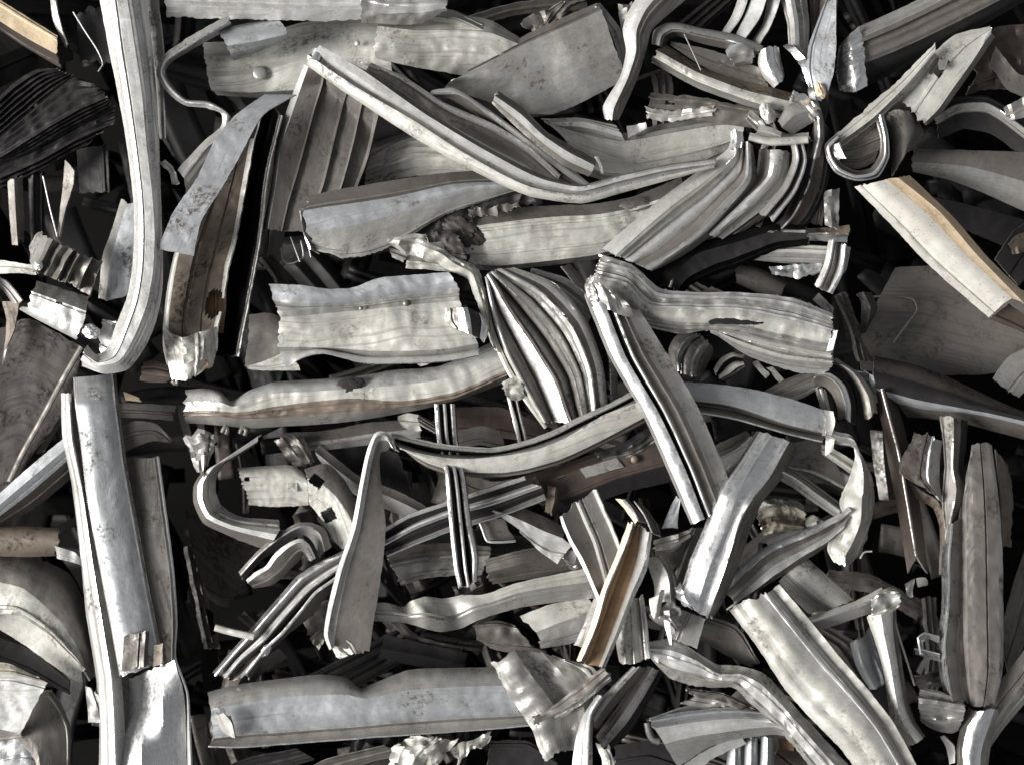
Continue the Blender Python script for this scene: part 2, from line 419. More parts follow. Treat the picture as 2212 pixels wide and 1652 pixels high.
# ================================================================ LEFT SIDE
P('bent_strip','long pale ribbed strip running down the left side and hooking left at its foot','metal strip','pale',60,
 '-26:212,-20 235,108 254,201 273,310 288,434 290,500 285,585 273,647 254,694 229,755 207,766 189,745|'
 '4:236,-20 252,108 267,201 285,310 299,434 301,500 298,585 288,647 270,702 242,768 210,781 182,760|'
 '8:272,-20 292,108 306,201 316,310 330,434 334,511 330,590 316,662 292,722 254,782 212,790 178,770|'
 '-16:300,-20 318,108 326,201 334,310 339,434 343,520 340,600 326,672 304,728 262,790 214,797 176,778|'
 '-50:313,-20 327,108 336,201 341,310 345,434 352,540 350,632 336,700 314,750 272,799 226,808 178,790', 
 parts='edge_flange,web,web,side_lip', prof={1:[(0,0),(.25,2),(.32,-3),(.42,3),(1,0)],2:('r',2,4),3:('r',2,5)}, am=2)
P('bent_strip','narrow grey strip hugging the right edge of the long ribbed strip at the top left','metal strip','grey',20,
 '0:338,-20 345,40 352,110 352,200 356,300|-30:300,-20 312,40 330,150 338,230 345,300', am=3)
P('metal_bar','orange tan bar with a bright end in the top left corner','bar','tan,brown',-60,
 '6:-20,-12 60,38 124,78|10:-20,34 56,82 122,118|-30:-20,52 50,100 132,148', parts='face,side_face', am=2)
P('metal_sheet','small dark sheet between the orange bar and the long ribbed strip','metal sheet','dark',-110,
 '0:165,30 172,132|8:245,5 258,140', am=8, rag=(8,8))
P('metal_shard','small pointed bluish shard at the tip of the orange bar','shard','grey',-70,
 '0:108,-5 116,50 142,104|10:118,-5 132,60 145,98', am=3)
T('wire','thin stiff wire crossing the dark sheet in the top left','wire','grey',-60,'158,26 185,70 212,112 222,140 212,155',1.6)
P('slat','upper dark slat of the dark fan at the left edge','slat','dark',-100,'10:-10,218 30,180 80,150 112,148|-14:-10,300 60,240 120,190 155,166', prof={0:('s',6,9)}, am=4,cr=2,rag=(3,8))
P('slat','middle dark slat of the dark fan, ridged along its length','slat','dark',-90,'-8:-10,306 50,255 110,205 160,168 200,180|12:-10,338 50,300 110,262 175,226 225,205|-14:-10,350 60,325 120,290 180,258 238,226', prof={0:('s',3,8),1:('s',4,8)},am=4,cr=2,rag=(3,8))
P('slat','lower dark slat of the dark fan with a ragged pale lower edge','slat','dark,dark',-110,'-8:-10,356 60,330 120,296 180,262 242,230|8:-10,380 60,352 120,322 180,290 246,262|-12:-10,412 40,392 100,362 140,340 180,318', prof={0:('s',3,8),1:('s',3,9)},am=5,cr=3,rag=(3,10),side=(0,5))
P('slat','dark flat slat hidden above the dark fan at the left edge','slat','black',-190,'0:-20,130 60,95 140,60|-20:-20,200 60,160 160,130',am=8)
P('flat_bar','dark square-ended plate with a bright edge beside the long ribbed strip','plate','dark',-170,'-8:165,322 172,418|6:232,312 236,416',am=5)
P('metal_strip','upright bluish strip end below the dark fan at the left edge','metal strip','taupe',-90,'-6:16,392 20,460 26,530|6:30,386 34,460 38,526|-12:48,380 52,460 52,520',parts=None,am=3,rag=(6,10))
P('metal_strip','upright dark strip between the bluish strip end and the pale blade','metal strip','dark',-120,'0:60,380 62,450 66,540|-10:98,370 96,450 98,530',am=4,prof={0:('r',2,8)})
P('metal_shard','slim pale blade pointing down to the clamp bracket','blade','taupe',-80,'0:140,345 136,400 130,450 124,512|8:160,372 158,400 142,450 128,512',am=2,rag=(8,0))
T('wire','thin wire slanting beside the pale blade at left','wire','grey',-75,'93,381 108,450 124,512',2)
P('metal_strip','narrow ribbed strip with a bright bluish window behind the long ribbed strip','metal strip','grey,blue,grey',-20,
 '-20:262,430 240,500 222,550 212,645|6:275,440 256,500 240,560 228,650|6:300,440 292,500 288,570 274,640|-10:310,445 305,500 300,570 290,640',parts='lip,web,lip',am=3)
P('metal_strip','thin pale strip running in from the left edge above the bracket','metal strip','cream',-40,'0:-20,560 30,566 78,574|-8:-20,592 30,590 78,594',am=2)
P('curved_strip','curved grey strip entering the left edge under the thin pale strip','metal strip','grey',-50,'0:-20,596 10,606 32,628 48,650|-20:-20,616 4,626 22,648 34,668',am=2)
P('metal_scrap','small torn tan scrap at the left end of the lower bracket','scrap','rust',-30,'0:4,652 14,690 4,790|6:40,655 34,700 10,760',am=4,rag=(4,4))
# clamp bracket
P('clamp_bracket','dirty folded bracket with a stepped upper block at the left','bracket','grey,taupe',20,
 '-30:60,535 78,505 90,500|10:72,585 92,545 104,515|16:110,600 130,560 150,535|10:150,612 165,575 178,550|-26:196,640 206,600 222,566', parts='jaw,block',
 prof={1:('s',2,14),2:('s',2,16),3:('s',2,18)}, am=4, cr=5, rag=(4,4), sharp=True)
P('clamp_bracket','lower folded bracket with a drilled top face and a bright rolled edge','bracket','grey,pale',30,
 '-10:78,606 130,622 192,642|16:70,630 120,648 186,672|10:58,664 118,690 176,712|-22:42,668 110,706 165,734',parts='top_face,rolled_edge',
 holes=[(127,683-30,5,-5,0)],am=3,cr=3,rag=(6,6), prof={2:8.0})
B('bolt_head','small bright bolt head on the left corner of the upper bracket','bolt','pale',82,582-8,56,9,9,6,0,.4)
B('bolt_head','crushed bright fastener at the right end of the rolled bracket edge','bolt','shiny',196,716,36,17,13,8,20,.5)
P('metal_plate','small crumpled bright plate between lower bracket and hooked strip','plate','pale',10,'0:222,690 292,702|6:214,728 296,752|-8:216,760 270,790',cr=7,am=5,rag=(5,5))
# mottled sheet
P('steel_sheet','large mottled brown rusty sheet at the left edge','metal sheet','mottle',-60,
 '4:-30,720 60,690 178,752|0:-30,860 60,830 162,850|-26:-30,1090 10,1084 70,990',am=3,rag=(2,6),side=(3,4),prof={0:1.0,1:1.0},cr=1)
T('metal_bead','thin rolled bead line lying along the edge of the mottled sheet','bead','taupe',-44,'176,750 140,812 90,905 48,980 20,1040',6,.6)
P('metal_strip','narrow taupe strip right of the mottled sheet','metal strip','taupe',-80,'0:152,812 110,900 62,980|-10:170,818 140,900 96,975',am=4)
P('angle_strip','bluish white creased strip slanting up from the left edge','metal strip','blue,shiny,taupe',-30,
 '-6:-20,1082 60,1010 140,944|6:-20,1106 60,1038 150,962|-6:-20,1128 60,1068 152,988|-50:-20,1146 70,1100 158,1030',parts='upper_face,lower_face,side_face',am=2)  # taupe side face has its shade put into the colour
P('metal_tube','brown flattened tube end at the left edge','tube','rust',-70,'-14:-20,1134 60,1136 128,1140|14:-20,1165 60,1166 125,1168|-14:-20,1200 60,1202 118,1200',am=3,prof={0:6.0,1:6.0},rag=(2,5))
P('metal_scrap','bright torn scrap at the end of the brown tube','scrap','pale',-60,'0:118,1178 165,1195 190,1230|4:124,1205 160,1215 185,1222',am=3,cr=4)
P('metal_sheet','big grey sheet sagging at the lower left with a pale lower lip','metal sheet','taupe,cream',-70,
 '-30:-30,1200 70,1204 150,1238 195,1330 222,1440|10:-30,1250 50,1270 120,1330 170,1400 195,1470|20:-30,1330 30,1325 100,1365 158,1420 178,1440|-20:-30,1345 25,1374 80,1412 130,1448 178,1480',parts='sheet,lip',am=9,prof={0:10.0})
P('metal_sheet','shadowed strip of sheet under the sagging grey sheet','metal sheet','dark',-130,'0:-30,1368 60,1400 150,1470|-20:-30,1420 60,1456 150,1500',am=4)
P('panel','white panel with a yellowed corner at the bottom left edge','panel','yellow,pale,grey',-10,'-10:-30,1425 20,1432 58,1450|0:-30,1455 30,1456 102,1474|16:-30,1568 10,1576 44,1584|-20:-30,1600 8,1600 48,1592',parts='stained_corner,face,edge_face',am=3,sharp=True)
P('metal_sheet','curved taupe sheet under the white panel','metal sheet','taupe',-60,'0:60,1500 110,1490 150,1560 152,1680|24:40,1590 60,1600 80,1620 90,1680|-20:-10,1590 5,1640 10,1680 10,1690',am=8)
P('metal_sheet','shiny dished scrap at the very bottom left corner','metal sheet','shiny',-50,'0:-10,1605 50,1590 100,1600|16:-10,1680 40,1670 110,1690',am=9,cr=3)
P('metal_strip','short bluish strip left of the long double channel','metal strip','blue',-80,'0:222,1570 226,1500 240,1460|10:200,1565 206,1500 214,1450',am=3)
P('metal_scrap','torn grey scrap between the sagging sheet and the double channel','scrap','grey',-40,'0:184,1478 190,1530 192,1560|4:212,1500 228,1530 236,1560',cr=5,am=5)
# double channel M
P('channel','wide dark-floored channel flaring into a bright crumpled foot at lower left','channel','grey,pale,drab,drab,pale',0,
 '-40:132,850 134,941 155,1047 174,1202 186,1326 208,1465 215,1574 212,1690|'
 '10:150,850 154,941 178,1060 198,1202 218,1326 240,1465 246,1574 250,1690|'
 '-30:165,860 176,960 200,1080 222,1202 244,1326 262,1462 270,1574 272,1690|'
 '-70:250,988 275,1100 300,1240 318,1350 320,1440 322,1520 320,1600 322,1690|'
 '-60:332,988 346,1093 364,1233 371,1345 370,1430 390,1496 396,1574 402,1690|'
 '6:340,984 355,1093 373,1233 380,1345 377,1419 404,1496 409,1574 414,1690',
 parts='outer_flange,inner_flange,floor,floor,right_flange',am=3,prof={0:('r',2,5),2:[(0,0),(.5,-8),(1,0)],3:-6.0},
 extra=[sub_sheet('flared_foot','shiny',-6,'0:268,1470,-42 262,1540,-42 262,1610,-24 264,1690,14|0:304,1456,-34 308,1530,-24 306,1610,18 304,1690,16|0:345,1438,-6 352,1520,22 350,1600,10 345,1690,-24|0:376,1424,8 398,1500,8 402,1600,-16 404,1690,-30',am=5,prof={0:0,1:0,2:0})])  # foot in brighter metal, bulged on the diagonal to imitate a highlight
P('channel','bluish smooth channel lying in the wide channel at left','channel','grey,blue,blue,grey',40,
 '-20:158,815,-60 162,873 175,970 188,1078 206,1180 225,1279 242,1370 258,1460|'
 '6:164,815,-60 168,873 181,970 194,1078 212,1180 231,1279 248,1370 264,1458|'
 '8:200,812,-60 206,873 216,960 232,1078 252,1180 270,1279 286,1360 300,1448|'
 '-4:240,808,-60 246,873 255,940 264,1010 285,1124 313,1279 326,1345 345,1436|'
 '-60:246,808,-60 252,873 260,940 270,1010 291,1124 319,1279 332,1345 350,1436',
 parts='lip,web,web,side_wall',am=2,prof={1:3.0,2:2.0},rag=(0,5))
P('end_clip','small brownish cut plate on the lower end of the bluish channel','clip','taupe',58,'0:268,1374 264,1410 262,1450|6:314,1364 312,1400 310,1440|-10:322,1362 320,1400 320,1436',am=3,rag=(4,5),cr=2)
P('end_clip','tiny reddish tab beside the cut plate on the bluish channel','clip','rust',58,'0:332,1390 330,1440|4:352,1388 350,1436',am=3)
# ---- rusty long plate S and neighbours
P('flat_strip','bluish spotted flat strip with a square-cut lower end','metal strip','slate',60,
 '0:570,205 508,250 465,300 428,380 372,462 341,538|8:640,205 567,250 522,330 488,392 434,480 418,553',am=4,rag=(0,1),sharp=False)
P('crushed_tube','long rusty flattened tube with a crushed cream open end','tube','cream,rust,rust,cream',-20,
 '-30:478,300 428,420 376,550 361,620 352,709 352,745 364,812|0:495,300 442,420 386,550 373,620 364,709 372,745 384,815|'
 '6:515,300 480,420 440,550 425,620 410,709 415,745 420,815|0:540,300 520,410 500,523 484,580 474,660 462,705 462,760|'
 '10:550,300 530,410 508,523 492,585 481,660 470,705 466,760',parts='bright_edge,face,face,bright_edge',am=4,cr=2,  # edges coloured cream to imitate the light they catch
 holes=[(462,655,20,-32,10)],rag=(0,5), extra=[sub_sheet('inner_wall','amber',-50,'0:430,600 432,660 440,720|0:490,600 488,660 482,720'),
  sub_sheet('crushed_end','cream',-4,'-10:352,712 360,770 372,820|14:392,730 396,780 400,822|6:440,716 440,760 430,806|-10:468,705 470,750 458,792',cr=6,am=4,rag=(2,4)),
  sub_sheet('stained_hollow','amber',8,'0:400,778 410,764 424,756|-14:408,800 424,784 440,772|2:420,812 436,800 450,786',am=2,step=4)])
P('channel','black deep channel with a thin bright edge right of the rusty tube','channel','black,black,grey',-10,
 '-70:575,215 525,400 487,590 463,768|-90:590,230 550,400 515,590 495,768|0:604,250 572,384 559,508 534,647 509,768|0:609,250 577,384 564,508 539,647 516,768',parts='floor,side_wall,bright_edge',am=2,rag=(0,4))
P('metal_sheet','dark sheet standing behind the folded rib panel','metal sheet','taupe',-150,'0:575,300 560,450 545,560|-20:640,320 620,470 600,600',am=6)
# S-curve thin band Q
P('bent_band','thin band seen edge-on, bent like an S above the bluish flat strip','metal band','grey,pale',20,
 '10:492,34 403,84 347,128 337,155 350,188 397,228 449,235 480,248 478,272 440,306 384,366|'
 '16:494,44 408,96 354,134 346,156 358,184 399,222 452,228 490,250 484,284 444,318 396,382|'
 '-40:500,56 414,104 362,138 354,156 364,180 401,218 454,224 496,254 492,292 452,330 404,392',parts='edge,side',am=2)
P('metal_scrap','bright torn tip where the S-shaped band ends','scrap','pale',16,'0:341,350 360,366 372,398|8:356,344 374,362 388,392',cr=8,am=5,rag=(5,5))
P('metal_sheet','dark sheet corner below the S-shaped band','metal sheet','taupe',-90,'0:396,350 470,310|-20:400,420 500,320',am=6)
# top sheets
P('metal_sheet','pale sheet with ragged lower edge along the top of the picture','metal sheet','pale',20,
 '0:350,-30 500,-30 650,-30 800,-30|4:358,10 500,14 650,22 800,20|-16:360,38 500,41 640,46 790,44',am=6,side=(0,4))
P('metal_sheet','crumpled pale fold continuing the top sheet toward the right','metal sheet','pale,grey',30,
 '-10:775,-20 850,-10 900,-5 965,-10|8:780,20 830,30 900,28 960,22|-20:785,50 830,52 880,54 910,50',cr=4,am=5,rag=(5,8),parts='fold,underside')
P('metal_strip','rolled grey strip edge behind the crumpled cream sheet at top middle','metal strip','grey',-10,'-10:860,24 930,16 985,24 1040,50|6:864,36 930,30 990,40 1046,66|-14:870,50 930,46 990,56 1040,78',am=4)
P('metal_sheet','broad cream sheet with a round stud behind the folded rib strip','metal sheet','cream',-60,
 '-30:440,92 520,88 650,50 760,40 838,44|10:443,130 540,128 660,120 760,110 840,100|4:456,196 540,200 620,196 730,190 850,180|-20:470,206 560,212 640,206 740,230 860,230',
 am=8,rag=(3,3),prof={0:6.0},extra=[sub_ball('stud','grey',561,158,-46,15,3),sub_ball('stud','cream',772,94,-40,6,3)])
P('curled_plate','small curled bluish plate on the cream sheet at upper left','plate','blue',10,
 '-20:470,62 540,50 602,42|14:482,84 548,74 616,62|8:492,106 556,96 622,78|-22:504,132 560,112 624,84',am=2,prof={0:6.0,1:6.0,2:4.0},rag=(3,3))
P('metal_sheet','crumpled cream sheet with a torn left fold at top middle','metal sheet','cream',-10,
 '-30:826,34 900,40 971,34 1054,42 1120,80|8:812,56 900,66 975,66 1060,72 1130,100|10:810,92 900,98 980,104 1060,112 1140,130|-16:812,128 900,146 989,162 1060,168 1150,180',
 am=8,cr=2,rag=(7,2),side=(2,2))
P('metal_plate','large smooth grey plate with a folded brown top rim at upper middle','plate','taupe,grey,grey',0,
 '-20:1040,134 1130,78 1290,6|0:1000,162 1130,98 1300,22|8:975,176 1150,160 1330,108|-14:960,190 1060,222,-4 1170,252,-4 1354,172,0',parts='folded_rim,face,face',am=7,
 prof={1:8.0},rag=(0,2))
P('metal_plate','narrow grey plate wedge under the right corner of the large smooth plate','plate','grey',-14,'0:1280,20 1320,70 1352,168|-10:1296,6 1340,62 1362,150',am=3)
# hanging rib panel + folded strip U
P('folded_strip','ribbed strip folded at a bright apex, one leg hanging, one curving right','metal strip','cream,grey,pale,taupe',110,
 '-10:662,142 747,202 884,292 983,350 1147,426 1256,440 1349,416 1458,386 1545,362|'
 '8:664,118 762,184 895,262 1000,330 1150,406 1254,422 1345,398 1455,372 1545,352|'
 '-2:676,112 768,178 905,258 1015,326 1155,398 1252,414 1345,392 1450,366 1545,350|'
 '10:690,98 780,150 917,246 1035,318 1172,388 1254,404 1345,380 1450,358 1545,346|'
 '-30:700,108 800,158 930,246 1050,318 1190,386 1258,400 1348,376 1450,356 1545,344',
 parts='lower_rib,groove,upper_rib,inner_wall',am=1.5,prof={0:6.0,1:-5.0,2:6.0},rag=(3,3),
 extra=[sub_sheet('hanging_leg','pale,drab,drab,drab,drab,drab',-20,  # left flange pale against the drab web, imitating light from the left
  '-30:657,140,60 636,192 612,260 596,310 585,400 566,500|4:668,140,60 650,190 626,260 606,320 596,400 580,495|0:700,150,60 700,180 682,240 645,378 625,440 610,500|'
  '0:752,200,40 745,230 730,290 704,400 685,450 670,500|0:786,225,40 778,262 768,310 742,403 725,450 710,500|-6:820,250,30 812,290 800,340 778,395 760,440 745,500',am=1.5,
  prof={0:3.0,1:[(0,0),(.86,0),(.93,9),(1,0)],2:[(0,0),(.84,0),(.92,9),(1,0)],3:[(0,0),(.8,0),(.9,12),(1,2)],4:[(0,2),(.7,-2),(.85,10),(1,0)]}),
  sub_sheet('apex_highlight','shiny',112,'-24:662,136 668,118 676,104|6:672,128 680,114 690,104|0:690,132 694,120 700,112',am=1,prof={0:3.0,1:3.0},step=4)])  # shiny patch added on the bend as a highlight
P('twisted_strip','dark twisted strip with two pale ridges right of the folded strip','metal strip','pale,taupe,pale,dark,taupe',75,
 '-10:775,132 862,160 958,222 1070,270 1150,322 1212,380|8:800,140 868,172 958,234 1066,284 1146,334 1208,392|-20:790,150 870,192 960,262 1060,318 1140,360 1200,396|'
 '-16:785,155 872,204 962,275 1060,330 1140,372 1196,402|-40:775,158 880,232 970,300 1050,340 1130,378 1190,404',
 parts='ridge,hollow,ridge,hollow',am=3,prof={0:7.0,1:-8.0})
P('metal_strip','slim ridged strip above the dark twisted strip','metal strip','pale,taupe',62,
 '-8:930,198 977,190 1054,236 1148,304 1241,370 1275,398|8:925,204 985,204 1052,248 1140,316 1230,384 1262,404|-24:915,212 960,220 1040,272 1100,310 1190,384 1220,400',parts='ridge,side',am=3,prof={0:6.0})
P('metal_strip','short dark-striped strip with a broken lower end above the long folded strip','metal strip','taupe,pale,taupe,grey',80,
 '-20:1078,198 1133,236 1180,284 1236,316 1288,346|6:1070,208 1126,248 1172,292 1226,328 1284,358|-4:1064,216 1120,262 1168,306 1222,346 1278,372|-14:1060,222 1110,270 1160,316 1216,358 1270,382',
 parts='upper_face,ridge,lower_face',am=3,prof={1:5.0},rag=(8,3))
P('metal_scrap','bright broken corner tab at the lower end of the dark-striped strip','scrap','grey',84,'0:1284,340 1292,354 1300,376|0:1292,340 1298,352 1304,374',am=2,cr=3)
# ================================================================ TOP RIGHT
P('curved_strip','curved pale strip coming down from the top edge beside the large smooth plate','metal strip','pale,taupe,grey',50,
 '-12:1385,-20 1352,36 1345,66 1352,110 1340,165 1302,232 1306,256|10:1430,-20 1390,30 1375,66 1374,112 1356,170 1326,235 1322,262|-4:1470,-20 1405,44 1388,76 1386,118 1368,172 1344,220 1334,258|-30:1505,-20 1430,44 1408,66 1396,110 1378,168 1354,222 1338,258',
 parts='bright_face,groove,side',am=3,rag=(0,5),prof={0:6.0})
P('metal_scrap','grey torn scrap left of the curved pale strip at the top','scrap','grey',-40,'0:1335,10 1340,60 1350,80|0:1385,5 1382,40 1370,70',cr=8,am=6,rag=(6,6))
P('metal_scrap','jagged scraps in the dark gap above the large smooth plate','scrap','taupe',-60,'0:1120,50 1155,70 1165,82|4:1200,10 1190,30 1170,62|0:1270,0 1240,14 1210,38',cr=12,am=8,rag=(9,9),side=(6,6))
P('metal_strip','dark slanting strip in the gap at the top right of centre','metal strip','dark',-150,'0:1440,70 1540,-10|0:1500,80 1600,-10',am=5,prof={0:('r',3,8)})
P('metal_sheet','dark thin sheet edge in the gap at the top centre','metal sheet','taupe',-170,'0:1000,40 1100,10 1260,-10|-20:1020,60 1110,34 1270,20',am=8)
P('bent_channel','brownish channel arching right under the top strips','channel','grey,taupe',20,
 '-16:1408,96 1412,66 1440,50 1520,62 1600,78 1650,100|8:1424,98 1430,76 1450,64 1520,76 1600,94 1640,112|-30:1436,104 1444,86 1460,80 1520,96 1590,112 1630,126',parts='outer_face,inner_face',am=3,prof={0:6.0})
P('bent_channel','long brown stained channel slanting down to the crumpled knot at upper right','channel','rust,cream,grey,taupe',30,
 '-30:1436,95 1520,148 1610,176 1706,200 1745,215|6:1420,110 1510,158 1605,194 1700,218 1735,230|2:1412,124 1505,176 1600,212 1680,238 1720,246|-24:1410,138 1500,188 1551,208 1641,240 1700,262',
 parts='upper_flange,web,web,lower_flange',am=4,prof={1:3.0},rag=(6,3),cr=2)
P('metal_sheet','dark taupe triangle of sheet between the two arms of the brownish channel','metal sheet','taupe',0,'0:1450,90 1540,110 1650,150|0:1450,100 1530,150 1660,190',am=5)
T('wire','thin broken wire lying over the brown channel','wire','grey',46,'1478,74 1495,110 1514,152',1.6)
for a in (('leftmost narrow pale strip of the bundle coming down from the top edge','1600,-20 1578,40 1558,70|6:1622,-20 1600,40 1574,76',-10),
          ('second strip of the top bundle, broad and bright with a soft ridge','1630,-20 1606,40 1588,78|14:1662,-20 1640,40 1606,88',0),
          ('third strip of the top bundle, thin with a curled right edge','1660,-20 1648,50 1618,100|10:1692,-20 1668,50 1632,112',-4)):
    P('metal_strip',a[0],'metal strip','pale',a[2],'-10:'+a[1],am=3,prof={0:4.0},group='strips bundled at the top edge')
P('foil_knob','bluish crumpled knob at the foot of the top strip bundle','crumpled foil','blue,grey',24,'-26:1568,112 1580,96 1604,90 1628,98|10:1570,120 1584,108 1606,104 1630,110|6:1576,128 1590,122 1608,120 1628,124|-26:1586,142 1598,142 1612,142 1624,138',cr=4,am=3,step=4,rag=(3,3),prof={0:6.0,1:4.0,2:6.0})
P('foil_knob','bright white crumpled knob right of the bluish knob','crumpled foil','pale,shiny',30,'-28:1638,116 1638,140 1650,168 1672,188|10:1648,104 1652,134 1664,160 1682,184|12:1662,98 1668,128 1678,152 1690,178|-24:1682,102 1688,128 1692,150 1692,174',cr=4,am=3,step=4,rag=(3,3),prof={0:7.0,1:4.0,2:7.0})
P('metal_scrap','twisted silver scrap tangle right of the white crumpled knob','scrap','shiny',20,'0:1690,100 1720,130 1740,170 1748,216|10:1710,96 1738,126 1756,170 1762,222|-10:1726,100 1752,130 1768,180 1776,220',cr=8,am=6,rag=(6,6),side=(5,5))
P('metal_strip','upright grey strip with a raised rib above the silver tangle','metal strip','grey,pale,grey',0,'-10:1680,-20 1700,50 1704,108|8:1704,-20 1716,50 1718,112|-4:1712,-20 1724,50 1728,114|-16:1740,-20 1748,50 1746,118',parts='face,rib,face',am=3,prof={1:6.0})
P('metal_strip','dark brown upright strip between the ribbed strip and the blue blade','metal strip','brown',-40,'0:1746,-20 1752,50 1756,110|0:1800,-20 1785,50 1770,110',am=3,prof={0:('s',2,8)})
P('metal_shard','smooth bluish blade narrowing upward at the top edge','blade','slate',50,'-16:1796,-30 1768,40 1746,102 1742,150 1752,188|10:1806,-30 1806,40 1806,102 1800,160 1788,196',am=2,rag=(0,3))
P('metal_strip','dark foot of the blue blade running down into the knot','metal strip','dark',20,'0:1756,190 1770,240 1768,270|0:1790,192 1788,240 1778,275',am=3)
B('paint_chip','tiny orange yellow chip under the blue blade','chip','tan',1772,196,62,10,16,7,-20,.4)
P('metal_plate','rounded grey plate end at the centre of the upper right knot','plate','grey',50,'-10:1680,262 1700,228 1740,218|14:1690,275 1715,250 1752,240|-6:1712,292 1730,280 1762,262',am=4,prof={0:8.0},rag=(4,6))
B('foil_knob','small cream knob left of the rounded plate in the knot','crumpled foil','cream',1658,245,50,15,24,14,-20,.25)
P('metal_strip','brown slotted strip lying under the long stained channel','metal strip','taupe',10,'-8:1405,202 1520,212 1644,236|6:1402,225 1520,232 1640,252|-10:1399,248 1520,262 1631,278',am=4,cr=3,rag=(6,4),side=(5,3),holes=[(1445,224,14,5,8)])
P('metal_scrap','cream ragged scrap under the slotted strip','scrap','cream',14,'0:1395,232 1440,240 1545,228|0:1396,256 1440,262 1540,252',cr=6,am=4,rag=(4,6),side=(5,5))
T('metal_rod','short pale rod lying across the top of the ribbed fan','rod','cream',84,'1618,296 1660,306 1746,302',9)
P('metal_scrap','cream folded tab above the short pale rod','scrap','cream',70,'0:1640,270 1668,276 1690,286|6:1632,294 1660,300 1684,306',am=3,cr=3)
# sheet JJ & KK
P('metal_sheet','wide cream sheet stretched between the folded strip and the ribbed fan','metal sheet','grey,cream,cream,grey',-10,
 '-24:1170,256 1260,262 1334,290 1440,266 1551,254 1610,262|6:1185,268 1260,290 1340,306 1450,288 1560,270 1608,272|0:1220,300 1280,330 1350,345 1450,330 1560,305 1604,290|-14:1250,350 1300,372 1380,376 1489,358 1560,330 1600,312|-50:1270,380 1310,392 1390,396 1489,380 1560,346 1600,330',
 am=5,prof={0:('r',2,6)})
P('metal_scrap','torn white flake on the wide cream sheet','scrap','pale',6,'0:1352,274 1396,264|0:1356,300 1400,276',cr=5,am=3,rag=(5,5))
P('metal_strip','ribbed pale strip ends under the torn flake','metal strip','grey,pale,grey',2,'-8:1180,258 1250,255 1330,270|6:1190,264 1260,264 1340,286|-6:1190,270 1262,282 1350,306|-12:1210,288 1270,302 1340,312',am=3,prof={0:('r',2,5),1:5.0},parts='rib,face,rib')
P('metal_sheet','striped cream sheet behind the hanging leg of the folded strip','metal sheet','cream',-70,'-10:800,340 880,300 960,300 1040,340|0:790,372 900,340 1000,350 1100,390|-20:790,400 900,380 1010,380 1110,410',am=4,prof={0:('r',3,4)})
P('channel','bluish spotted channel with a chewed left end at the centre left','channel','taupe,blue,grey',50,
 '-34:668,424 713,413 800,398 899,382 980,372 1080,366|4:655,456 700,448 780,437 860,424 977,398 1110,392|6:668,500 740,492 810,476 880,456 1000,416 1120,402|-14:680,540 740,556 790,553 850,531 960,466 1110,414',
 parts='top_flange,web,web',am=3,rag=(7,2),side=(1,3),prof={1:5.0},extra=[sub_sheet('bent_end','grey',44,'0:650,455 655,500 672,540|-10:662,452 668,500 690,548',cr=6,am=3)])  # bluish web has the tint of sky light put into its colour
P('metal_strip','dark torn strip along the lower side of the bluish spotted channel','metal strip','dark',30,'0:843,514 920,468 1008,436 1100,410 1180,402|-10:880,534 950,500 1010,478 1080,450 1170,440',am=6,cr=6,side=(5,6))
P('metal_sheet','long dirty cream sheet crossing the centre under the folded strip','metal sheet','taupe,cream,cream,grey',20,
 '-16:980,470 1060,462 1133,448 1200,444 1272,442 1370,424 1470,384|6:985,496 1060,484 1140,474 1210,468 1290,464 1380,446 1480,410|4:1000,530 1070,528 1150,520 1220,514 1300,506 1400,480 1480,440|-12:1022,572 1080,574 1150,568 1220,560 1290,550 1390,516 1480,470|-40:1030,584 1090,584 1150,578 1220,570 1290,560 1390,526 1480,480',
 am=5,rag=(8,2),cr=1.5)
B('crust','dark crusted lump stuck on the long cream sheet under the folded strip','crust','taupe',1374,443,22,30,12,5,-6,.5)
B('crust','brown corroded crust at the left end of the long cream sheet','crust','mottle',1000,500,24,42,24,7,35,.55,1.2)
P('torn_edge','torn cream ribbon of metal curling down to the leaf-shaped bundle','torn strip','cream',45,
 '-10:852,512 905,506 960,524 1000,560 1032,580 1046,620 1060,700 1080,760|10:846,528 900,530 950,548 990,575 1020,592 1034,630 1050,690 1066,750|-10:870,548 900,556 940,566 980,590 1008,604 1026,640 1044,692 1060,740',cr=8,am=6,rag=(6,4),side=(4,4))
P('metal_sheet','short cream tab under the torn ribbon','metal sheet','cream',10,'0:880,548 930,556 990,572|0:876,580 940,584 1000,592',cr=4,am=3,rag=(2,6))
P('metal_scrap','small grey chewed tab hanging below the spotted channel','scrap','grey',20,'0:838,534 880,548|0:848,556 872,568',am=3,rag=(3,3))
T('wire_cage','small bent wire square in the dark gap left of the spotted channel','wire','grey',-60,'607,535 612,562 620,570 655,556 650,520',2)
T('wire','thin vertical wire beside the wire square','wire','grey',-55,'628,512 640,545 648,566',2)
T('wire','second thin upright wire right of the wire square','wire','grey',-60,'662,520 668,540 672,556',2)
